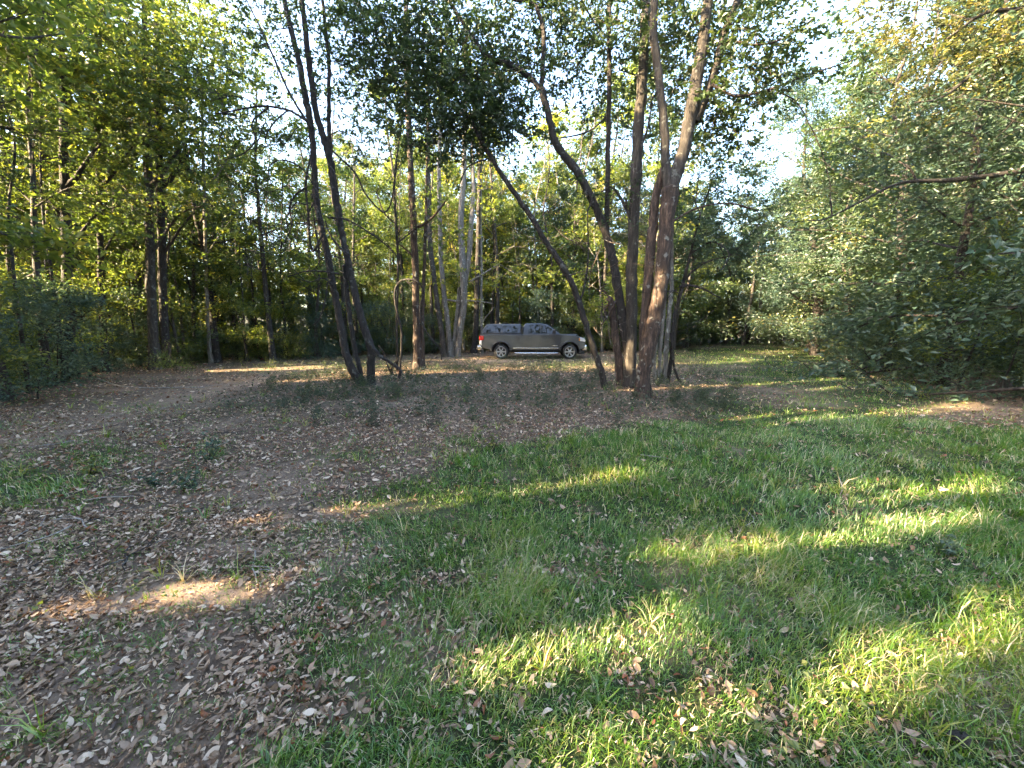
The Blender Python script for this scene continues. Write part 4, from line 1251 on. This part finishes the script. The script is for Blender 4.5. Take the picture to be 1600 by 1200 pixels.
gr_ = box('grille', 5.76, 5.85, -0.60, 0.60, 0.80, 1.10, CHROME, None, 0.02)
for k in range(4):
    box('slat', 5.852, 5.862, -0.54, 0.54, 0.83 + 0.065 * k, 0.87 + 0.065 * k, BLACK, gr_, 0.004)
box('chassis', 0.5, 5.4, -0.55, 0.55, 0.36, 0.54, BLACK, None, 0.03)
box('gap_seal', 2.30, 2.42, -HW + 0.06, HW - 0.06, 0.62, 1.72, BLACK, None, 0.02)


def lathe(name, prof, mat, parent, seg=28):
    V = []; F = []
    n = len(prof)
    for s in range(seg):
        a = 2 * math.pi * s / seg
        for r_, y_ in prof:
            V.append((r_ * math.cos(a), y_, r_ * math.sin(a)))
    for s in range(seg):
        for i in range(n - 1):
            a, b = s * n + i, ((s + 1) % seg) * n + i
            F.append((a, a + 1, b + 1, b))
    return tpart(name, V, F, mat, parent, smooth=True)


def wheel(cx, sgn):
    w = bpy.data.objects.new('wheel', None)
    COL.objects.link(w); w.parent = TROOT
    w.location = (cx, sgn * (HW - 0.13), 0.40)
    if sgn > 0:
        w.rotation_euler = (0, 0, math.pi)
    lathe('tyre', [(0.27, 0.12), (0.36, 0.13), (0.395, 0.10), (0.40, 0.0), (0.395, -0.10), (0.36, -0.135), (0.285, -0.125)], RUBBER, w)
    lathe('rim', [(0.285, -0.125), (0.275, -0.132), (0.255, -0.12), (0.245, -0.05), (0.235, 0.08)], ALLOY, w)
    lathe('brake_disc', [(0.235, 0.0), (0.02, 0.0)], BLACK, w)
    lathe('hub', [(0.075, -0.04), (0.072, -0.10), (0.05, -0.118), (0.001, -0.12)], ALLOY, w, 16)
    for k in range(6):
        V = []; a0 = math.pi / 3 * k
        for (rr, hw, yy) in ((0.06, 0.032, -0.105), (0.16, 0.030, -0.098), (0.26, 0.050, -0.112)):
            for q in (-1, 1):
                for dy in (0, 0.035):
                    a = a0
                    V.append((rr * math.cos(a) - q * hw * math.sin(a), yy + dy, rr * math.sin(a) + q * hw * math.cos(a)))
        F = []
        for i in (0, 4):
            F += [(i, i + 4, i + 6, i + 2), (i, i + 1, i + 5, i + 4), (i + 2, i + 6, i + 7, i + 3)]
        tpart('spoke', V, F, ALLOY, w)


for cx in (RW, FW):
    for sgn in (-1, 1):
        wheel(cx, sgn)
TROOT.location = (TX, TY, float(H(TX + 3, TY)) - 0.015)

# ------------------------------------------------------------------ grass, fallen leaves, weeds
GRASS = leaf_mat('grass_blade', [(0.0, (0.024, 0.072, 0.007)), (0.45, (0.06, 0.152, 0.012)), (0.75, (0.14, 0.22, 0.022)), (0.88, (0.26, 0.255, 0.042)), (0.93, (0.32, 0.26, 0.15)), (1.0, (0.45, 0.38, 0.26))],
                 trans=0.35, tint=(1.2, 1.15, 0.5), gloss=0.06, rough=0.4)
LITTER = leaf_mat('fallen_leaf', [(0.0, (0.03, 0.017, 0.011)), (0.25, (0.11, 0.068, 0.042)), (0.5, (0.215, 0.142, 0.088)), (0.75, (0.34, 0.242, 0.162)), (0.95, (0.54, 0.43, 0.32)), (1.0, (0.19, 0.075, 0.035))],
                  trans=0.15, tint=(1.1, 0.9, 0.7), gloss=0.025, rough=0.4)
rng = np.random.default_rng(21)


def sample_ground(n, y0, y1, pw=1.0, lim=1.40):
    """Points of the visible wedge, denser close to the viewer."""
    u = rng.uniform(0, 1, n)
    y = y0 + (y1 - y0) * u ** pw
    x = rng.uniform(-1, 1, n) * (y * lim + 0.6)
    return x, y


def blades(x, y, ln, wd, v, bend, head):
    n = len(x)
    b = np.stack([x, y, H(x, y) - 0.004], 1)
    d = np.stack([np.cos(head), np.sin(head), np.zeros(n)], 1)
    s = np.stack([-np.sin(head), np.cos(head), np.zeros(n)], 1)
    tw = rng.uniform(-0.8, 0.8, n)
    s = s * np.cos(tw)[:, None] + d * np.sin(tw)[:, None]
    up = np.array([0, 0, 1.0])
    e1 = 0.5 * ln
    a1 = bend * 0.45; a2 = bend
    m1 = b + d * (e1 * np.sin(a1))[:, None] + up * (e1 * np.cos(a1))[:, None]
    t = m1 + d * (e1 * np.sin(a2))[:, None] + up * (e1 * np.cos(a2))[:, None]
    w = (wd * 0.5)[:, None]
    V = np.stack([b - s * w, b + s * w, m1 + s * w * 0.85, m1 - s * w * 0.85, t], 1).reshape(-1, 3)
    i = np.arange(n)[:, None] * 5
    return V, i + np.array([0, 1, 2, 3]), i + np.array([3, 2, 4]), np.repeat(v, 5)


def grass_band(nt_, per, y0, y1, pw, ln0, wd0, spread):
    x, y = sample_ground(nt_, y0, y1, pw)
    g = grass_mask(x, y)
    ok = (rng.uniform(0, 1, nt_) < g * 0.95 + 0.13) & in_poly(x, y, CLEAR)
    x, y, g = x[ok], y[ok], g[ok]
    k = len(x)
    tone = 0.42 + 0.55 * (fbm(x * 1.3, y * 1.3, 41) - 0.5) + rng.normal(0, 0.10, k)
    ht = (0.30 + 1.9 * fbm(x * 1.3, y * 1.3, 51) ** 1.8) * (0.5 + 0.5 * g)
    X = np.repeat(x, per) + rng.normal(0, spread, k * per)
    Yy = np.repeat(y, per) + rng.normal(0, spread, k * per)
    ln = ln0 * np.repeat(ht, per) * rng.uniform(0.4, 1.3, k * per)
    v = np.repeat(tone, per) + rng.normal(0, 0.09, k * per)
    dry = rng.uniform(0, 1, k * per) < 0.07 + 0.10 * np.repeat(vnoise(x * 2, y * 2, 61), per)
    v = np.where(dry, rng.uniform(0.9, 1.0, k * per), np.clip(v, 0, 0.86))
    head = np.where(rng.uniform(0, 1, k * per) < 0.5, rng.uniform(0, 6.28, k * per), np.repeat(6.28 * fbm(x * 0.8, y * 0.8, 71) * 1.5, per) + rng.normal(0, 0.6, k * per))
    return blades(X, Yy, ln, wd0 * rng.uniform(0.6, 1.3, k * per), v, rng.uniform(0.4, 2.0, k * per), head)


parts_ = [grass_band(12000, 8, 0.9, 3.0, 1.0, 0.135, 0.0038, 0.022),
          grass_band(12500, 8, 3.0, 6.5, 0.85, 0.115, 0.0058, 0.035),
          grass_band(9500, 6, 6.5, 14, 0.9, 0.10, 0.009, 0.05),
          grass_band(6500, 5, 14, 40, 0.9, 0.16, 0.02, 0.10)]
def long_tufts(nt_, y0, y1, per, ln0, wd):
    x, y = sample_ground(nt_, y0, y1, 0.9)
    g = grass_mask(x, y)
    ok = (rng.uniform(0, 1, nt_) < 0.12 + 0.8 * g * sm(0.45, 0.65, fbm(x * 0.7, y * 0.7, 121))) & in_poly(x, y, CLEAR)
    x, y = x[ok], y[ok]; k = len(x)
    X = np.repeat(x, per) + rng.normal(0, 0.012, k * per); Yy = np.repeat(y, per) + rng.normal(0, 0.012, k * per)
    v = np.repeat(rng.uniform(0.35, 0.85, k), per) + rng.normal(0, 0.05, k * per)
    return blades(X, Yy, ln0 * rng.uniform(0.5, 1.25, k * per), wd * rng.uniform(0.7, 1.3, k * per), np.clip(v, 0, 0.95), rng.uniform(0.5, 1.9, k * per), rng.uniform(0, 6.28, k * per))


parts_ += [long_tufts(330, 1.0, 3.5, 9, 0.20, 0.006), long_tufts(900, 3.5, 10, 8, 0.20, 0.009)]
V = []; Q = []; T_ = []; vv = []; o = 0
for a, b, c, d in parts_:
    V.append(a); Q.append(b + o); T_.append(c + o); vv.append(d); o += len(a)
link('grass', mesh_np('grass', np.vstack(V), [np.vstack(Q), np.vstack(T_)], GRASS, attr={'v': np.concatenate(vv)}), kind='stuff', label='green and straw-coloured grass growing across the clearing')


def dead_leaves(x, y, size, v, lift):
    """Frames of fallen leaves: centre, axes, size, width, curls, colour value."""
    n = len(x)
    c = np.stack([x, y, H(x, y) + lift], 1)
    th = rng.uniform(0, 6.28, n)
    N_ = np.stack([rng.normal(0, 0.42, n), rng.normal(0, 0.42, n), np.ones(n)], 1)
    N_ /= np.linalg.norm(N_, axis=1)[:, None]
    d = np.stack([np.cos(th), np.sin(th), np.zeros(n)], 1)
    d -= N_ * (d * N_).sum(1)[:, None]; d /= np.linalg.norm(d, axis=1)[:, None]
    return dict(c=c, d=d, s=np.cross(N_, d), N=N_, size=size, w=size * rng.uniform(0.13, 0.27, n), cu=size * rng.normal(0.06, 0.22, n),
                cr=size * rng.uniform(-0.03, 0.17, n), sk=rng.normal(0, 0.18, n), v=v)


def leaf_pts(L, prof):
    """Leaf vertices for an outline [(u, q, ridge)]: u along, q across, with curl, fold and a sideways sweep."""
    out = []
    for u, q in prof:
        z = L['cu'] * (2 * u) ** 2 + L['cr'] * abs(q)
        side = L['w'] * q + L['size'] * L['sk'] * (u * u)
        out.append(L['c'] + L['d'] * (L['size'] * u)[:, None] + L['s'] * side[:, None] + L['N'] * z[:, None])
    return np.stack(out, 1)


LO = [(-.5, 0), (-.2, 1), (-.2, -1), (.2, .9), (.2, -.9), (.5, 0)]
FQ = np.array([[1, 2, 4, 3]]); FT = np.array([[0, 2, 1], [3, 4, 5]])
ST = [(-.36, .55), (-.14, .98), (.1, .92), (.32, .5)]
HI = [(-.5, 0)] + [p_ for u, q in ST for p_ in ((u, q), (u + .02, 0), (u - .02, -q))] + [(.5, 0)]
HQ = np.array([[1 + 3 * a + b, 2 + 3 * a + b, 5 + 3 * a + b, 4 + 3 * a + b] for a in range(3) for b in (0, 1)])
HT = np.array([[0, 2, 1], [0, 3, 2], [10, 11, 13], [11, 12, 13]])


def litter_band(n, y0, y1, pw, size):
    x, y = sample_ground(n, y0, y1, pw)
    g = grass_mask(x, y); s = sand_mask(x, y)
    dens = (1 - 0.92 * g) * (1 - 0.92 * np.clip(s * 1.3 - 0.9 * track_mask(x, y), 0, 1)) * (0.45 + 0.75 * fbm(x * 1.2, y * 1.2, 91))
    ok = rng.uniform(0, 1, n) < dens
    x, y, g = x[ok], y[ok], g[ok]
    k = len(x)
    v = np.clip(0.08 + 0.84 * rng.beta(1.1, 1.1, k) + 0.35 * (fbm(x * 0.6, y * 0.6, 15) - 0.5), 0, 0.96)
    v = np.clip(v + (0.07 if y0 > 3 else 0.0), 0, 0.96)
    v = np.where(rng.uniform(0, 1, k) < 0.03, rng.uniform(0.9, 1.0, k), v)
    return dead_leaves(x, y, size * np.clip(rng.lognormal(-0.25, 0.5, k), 0.3, 1.75), v, rng.uniform(0.0, 0.022, k) + 0.01 * g)


bands = [litter_band(74000, 0.9, 3.2, 0.9, 0.034), litter_band(52000, 3.2, 7.5, 0.9, 0.047), litter_band(29000, 7.5, 16, 0.9, 0.065), litter_band(7000, 16, 32, 0.9, 0.12)]
LV = {k: np.concatenate([b[k] for b in bands]) for k in bands[0]}
# the 300 that show largest are pieces of their own, the rest one mass
ctr = LV['c']
px, py = project(ctr)
dist = np.linalg.norm(ctr - np.array([0, 0, CAM_H]), axis=1)
infr = (px > 15) & (px < 1585) & (py > 0) & (py < 1188)
sz = LV['size'] / dist * infr
order = np.argsort(-sz)
near, mid_, rest = order[:300], order[300:4500], order[4500:]
Vh = leaf_pts(sub_leaves(LV, mid_), HI); Vl = leaf_pts(sub_leaves(LV, rest), LO)
nh = len(mid_) * 14
ih = np.arange(len(mid_))[:, None, None] * 14
il = np.arange(len(rest))[:, None, None] * 6 + nh
lit = link('leaf_litter', mesh_np('leaf_litter', np.vstack([Vh.reshape(-1, 3), Vl.reshape(-1, 3)]),
           [(ih + HQ[None]).reshape(-1, 4), (ih + HT[None]).reshape(-1, 3), (il + FQ[None]).reshape(-1, 4), (il + FT[None]).reshape(-1, 3)], LITTER,
           attr={'v': np.concatenate([np.repeat(LV['v'][mid_], 14), np.repeat(LV['v'][rest], 6)])}),
           kind='stuff', label='fallen brown and grey leaves strewn over the ground')
Vn = leaf_pts(sub_leaves(LV, near), HI)
for q, k in enumerate(near):
    c = ctr[k]
    lf = link('leaf', mesh_np('leaf', Vn[q] - c, [HQ, HT], LITTER, attr={'v': np.full(14, LV['v'][k])}), lit)
    lf.location = tuple(c)

# small broad-leaved weeds in the grass, and crumbs of broken leaf on the soil
def clover():
    n = 2600
    x, y = sample_ground(n, 1.0, 7.0, 0.9)
    ok = (rng.uniform(0, 1, n) < 0.15 + 0.85 * sm(0.5, 0.62, fbm(x * 1.7, y * 1.7, 131))) & (rng.uniform(0, 1, n) < 0.25 + grass_mask(x, y))
    x, y = x[ok], y[ok]; k = len(x); per = 7
    X = np.repeat(x, per) + rng.normal(0, 0.03, k * per); Yy = np.repeat(y, per) + rng.normal(0, 0.03, k * per)
    L = leaves(rng, np.stack([X, Yy, H(X, Yy) + rng.uniform(0.01, 0.07, k * per)], 1), 0.026, rng.uniform(0.25, 0.75, k * per), flat=1.6)
    L['w'] = L['l'] * 0.8
    return L


link('clover', leaf_mesh('clover', clover(), GREEN), kind='stuff', label='small round-leaved weeds mixed into the grass')
n = 46000
x, y = sample_ground(n, 0.9, 6.0, 0.9)
ok = rng.uniform(0, 1, n) < 1.05 - grass_mask(x, y)
x, y = x[ok], y[ok]
Lc = leaves(rng, np.stack([x, y, H(x, y) + rng.uniform(0.001, 0.008, len(x))], 1), 0.017, np.clip(rng.beta(1.1, 1.3, len(x)), 0, 0.95), flat=2.0)
link('leaf_crumbs', leaf_mesh('leaf_crumbs', Lc, LITTER), lit, kind='stuff')
SCRUB = [Template(151, BARKD, WEED, Ht=0.55, r0=0.006, cb=0.02, R=0.38, nl=420, ls=0.06, nb=12, clump=0.07, low=0.95, up=0.5, wob=0.04),
         Template(152, BARKD, OAK, Ht=0.45, r0=0.006, cb=0.02, R=0.34, nl=380, ls=0.055, nb=12, clump=0.06, low=0.95, up=0.6, wob=0.04)]
k = 0
while k < 210:
    px, py = rng.uniform(420, 1150), rng.uniform(572, 668)
    q = max(float(blob(px, py, 585, 608, 110, 18)), float(blob(px, py, 1095, 628, 60, 16)), float(blob(px, py, 915, 603, 60, 14)), 0.9 * float(blob(px, py, 760, 585, 190, 12)), 0.8 * float(blob(px, py, 480, 620, 80, 18)), 0.12)
    if rng.uniform() < q:
        g = G(px, py)
        place(SCRUB[k % 2], g[0], g[1], rng.uniform(0, 6.28), rng.uniform(0.22, 0.62), 'scrub_weed', 'low leafy weed clump among the leaves of the tree island', 'weed', 'weed clumps on the tree island', parts=('stem', 'foliage'))
        k += 1

# low weeds of the island and rough margins
def ground_cover():
    n = 11000
    x, y = sample_ground(n, 6.5, 20, 0.9)
    px, py = project(np.stack([x, y, H(x, y)], 1))
    isl = sm(330, 480, px) * sm(1180, 1080, px) * sm(690, 640, py) * sm(548, 562, py)
    isl = np.maximum(isl, 0.8 * blob(px, py, 500, 625, 120, 22)); isl = np.maximum(isl, 0.9 * blob(px, py, 1060, 625, 90, 24))
    isl = np.maximum(isl, 1.6 * blob(px, py, 585, 603, 55, 10)); isl = np.maximum(isl, 1.6 * blob(px, py, 1000, 618, 80, 14)); isl = np.maximum(isl, 1.2 * blob(px, py, 660, 582, 60, 8))
    edge = (~in_poly(x, y, CLEAR)) * 0.35
    dens = np.maximum(isl * sm(0.25, 0.6, fbm(x * 0.9, y * 0.9, 13)), edge)
    ok = rng.uniform(0, 1, n) < dens
    x, y = x[ok], y[ok]
    k = len(x)
    per = 8
    hh = np.repeat(0.10 + 0.22 * fbm(x, y, 17), per) * rng.uniform(0.2, 1.1, k * per)
    X = np.repeat(x, per) + rng.normal(0, 0.07, k * per); Yy = np.repeat(y, per) + rng.normal(0, 0.07, k * per)
    P = np.stack([X, Yy, H(X, Yy) + hh], 1)
    return leaves(rng, P, 0.055, np.repeat(rng.normal(0.35, 0.15, k), per) + rng.normal(0, 0.1, k * per))


link('ground_cover', leaf_mesh('ground_cover', ground_cover(), WEED), kind='stuff', label='low dark weeds covering the leafy island')

# small weeds one can pick out
def weed(px, py, h, n, label, mat, broad=0.05):
    b = G(px, py)
    root = bpy.data.objects.new('weed_plant', None); root.location = tuple(b); COL.objects.link(root)
    tag(root, label, 'weed')
    rg = np.random.default_rng(int(px * 7 + py))
    mb = MB(); Ls = []
    for k in range(n):
        d = rand_dirs(rg, 1)[0]; d[2] = abs(d[2]) + 0.9; d /= np.linalg.norm(d)
        e = b + d * h * rg.uniform(0.6, 1.1)
        mid = (b + e) / 2 + rg.normal(0, 0.02, 3)
        C = spline([b - [0, 0, 0.02], mid, e], 6)
        mb.tube(C, np.linspace(0.0035, 0.0012, 6), 4)
        q = C[rg.integers(1, 6, 12)] + rg.normal(0, 0.015, (12, 3))
        Ls.append(leaves(rg, q, broad, rg.normal(0.5, 0.15, 12)))
    link('stems', mb.mesh('stems', BARKD, b), root)
    link('foliage', leaf_mesh('foliage', cat_leaves(Ls), mat, b), root)


for a in [(325, 722, 0.40, 9, 'upright green seedling among the leaf litter', BLUE), (298, 765, 0.30, 8, 'greyish weed just in front of the upright seedling', BLUE),
          (770, 702, 0.30, 8, 'small leafy weed where grass meets the island litter', GREEN), (240, 760, 0.22, 6, 'small weed left of the greyish weed', BLUE),
          (1185, 585, 0.5, 4, 'lone dark-leaved sprout beyond the island right edge', GREEN), (1480, 868, 0.14, 5, 'round-leaved weed in the shaded right grass', BLUE),
          (1440, 625, 0.45, 7, 'sunlit straggly weed at the right wood edge', LIME), (140, 742, 0.2, 7, 'bushy weed in the left green patch', GREEN),
          (380, 572, 0.55, 8, 'tall grassy weed by the sunlit strip at left', LIME), (420, 574, 0.5, 8, 'arching weed at the end of the sunlit left strip', LIME)]:
    weed(*a)

# fallen sticks
STICK = bark_mat('dead_wood', (0.09, 0.075, 0.06), (0.22, 0.19, 0.16), (0.42, 0.38, 0.33), scale=8, bump=0.3)
for (pts, r, lab) in [([(1310, 748), (1316, 765), (1312, 776)], 0.007, 'short forked twig standing in the right grass'),
                      ([(1468, 764), (1495, 776), (1522, 790)], 0.008, 'pale stick lying in shaded grass, upper of two'),
                      ([(1448, 790), (1490, 806), (1540, 834)], 0.009, 'long pale stick lying in the grass, lower of two'),
                      ([(1160, 796), (1178, 815), (1158, 828)], 0.006, 'bent twig on the middle grass'),
                      ([(1000, 713), (1040, 718), (1050, 722)], 0.007, 'thin dark twig at the grass edge below the island'),
                      ([(1142, 1033), (1165, 1022), (1185, 1000)], 0.004, 'pale broken twig in the shaded foreground grass'),
                      ([(150, 592), (200, 606), (320, 606)], 0.025, 'long fallen branch lying along the left wood edge'),
                      ([(800, 848), (818, 852), (828, 868)], 0.004, 'pale curved twig in the central grass')]:
    P = np.array([G(*q) + [0, 0, 0.02] for q in pts])
    b = P[0].copy()
    C = spline(P, 8)
    o = link('fallen_stick', MB().tube(C, np.linspace(r, r * 0.5, 8), 6, 0.08, np.random.default_rng(3)).mesh('fallen_stick', STICK, b), loc=tuple(b), label=lab, cat='stick')
# small twigs strewn about
tmesh = []
for k in range(4):
    rg = np.random.default_rng(200 + k)
    pts = [np.array([0.0, 0, 0.008])]
    d = np.array([1.0, 0, 0])
    for q in range(4):
        d = d + np.array([0, rg.normal(0, 0.35), rg.normal(0, 0.04)]); d /= np.linalg.norm(d)
        pts.append(pts[-1] + d * 0.09)
    mb = MB().tube(spline(pts, 10), np.linspace(0.006, 0.0025, 10), 5, 0.08, rg)
    mb.tube(spline([pts[2], pts[2] + [0.05, 0.05 * (-1) ** k, 0.02], pts[2] + [0.1, 0.12 * (-1) ** k, 0.02]], 5), np.linspace(0.004, 0.002, 5), 4)
    tmesh.append(mb.mesh('fallen_twig', (STICK, BARK)[k % 2]))
rg = np.random.default_rng(210)
for k in range(70):
    g = G(rg.uniform(10, 1150), rg.uniform(640, 900) if k % 3 else rg.uniform(600, 760))
    if grass_mask(g[:1], g[1:2])[0] > 0.5:
        continue
    o = link('fallen_twig', tmesh[k % 4], loc=(g[0], g[1], g[2] + 0.012), label='small bare twig lying on the leaf litter', cat='twig', group='twigs strewn over the leaf litter')
    o.rotation_euler = (rg.normal(0, 0.06), rg.normal(0, 0.06), rg.uniform(0, 6.28)); o.scale = [rg.uniform(0.5, 1.3)] * 3
# dark lump standing in for a shaded hollow in the near grass
bm_rng = np.random.default_rng(4)
b = G(1498, 1163)
th, ph = np.meshgrid(np.linspace(0, 2 * math.pi, 14, endpoint=False), np.linspace(0.15, math.pi - 0.15, 8))
rr = 0.028 * (1 + bm_rng.normal(0, 0.10, th.shape))
V = np.stack([rr * np.sin(ph) * np.cos(th) * 1.3, rr * np.sin(ph) * np.sin(th), rr * np.cos(ph) * 0.7], -1).reshape(-1, 3)
ii = np.arange(7)[:, None] * 14; jj = np.arange(14)[None, :]
F = np.stack([ii + jj, ii + (jj + 1) % 14, ii + 14 + (jj + 1) % 14, ii + 14 + jj], -1).reshape(-1, 4)
link('shade_hole_lump', mesh_np('shade_lump', V, [F], BARKD, True), loc=(b[0], b[1], b[2] + 0.03), label='dark rounded lump standing in for a shaded hollow in the sunlit grass near the lower right corner', cat='shade_lump').name = 'shade_lump'
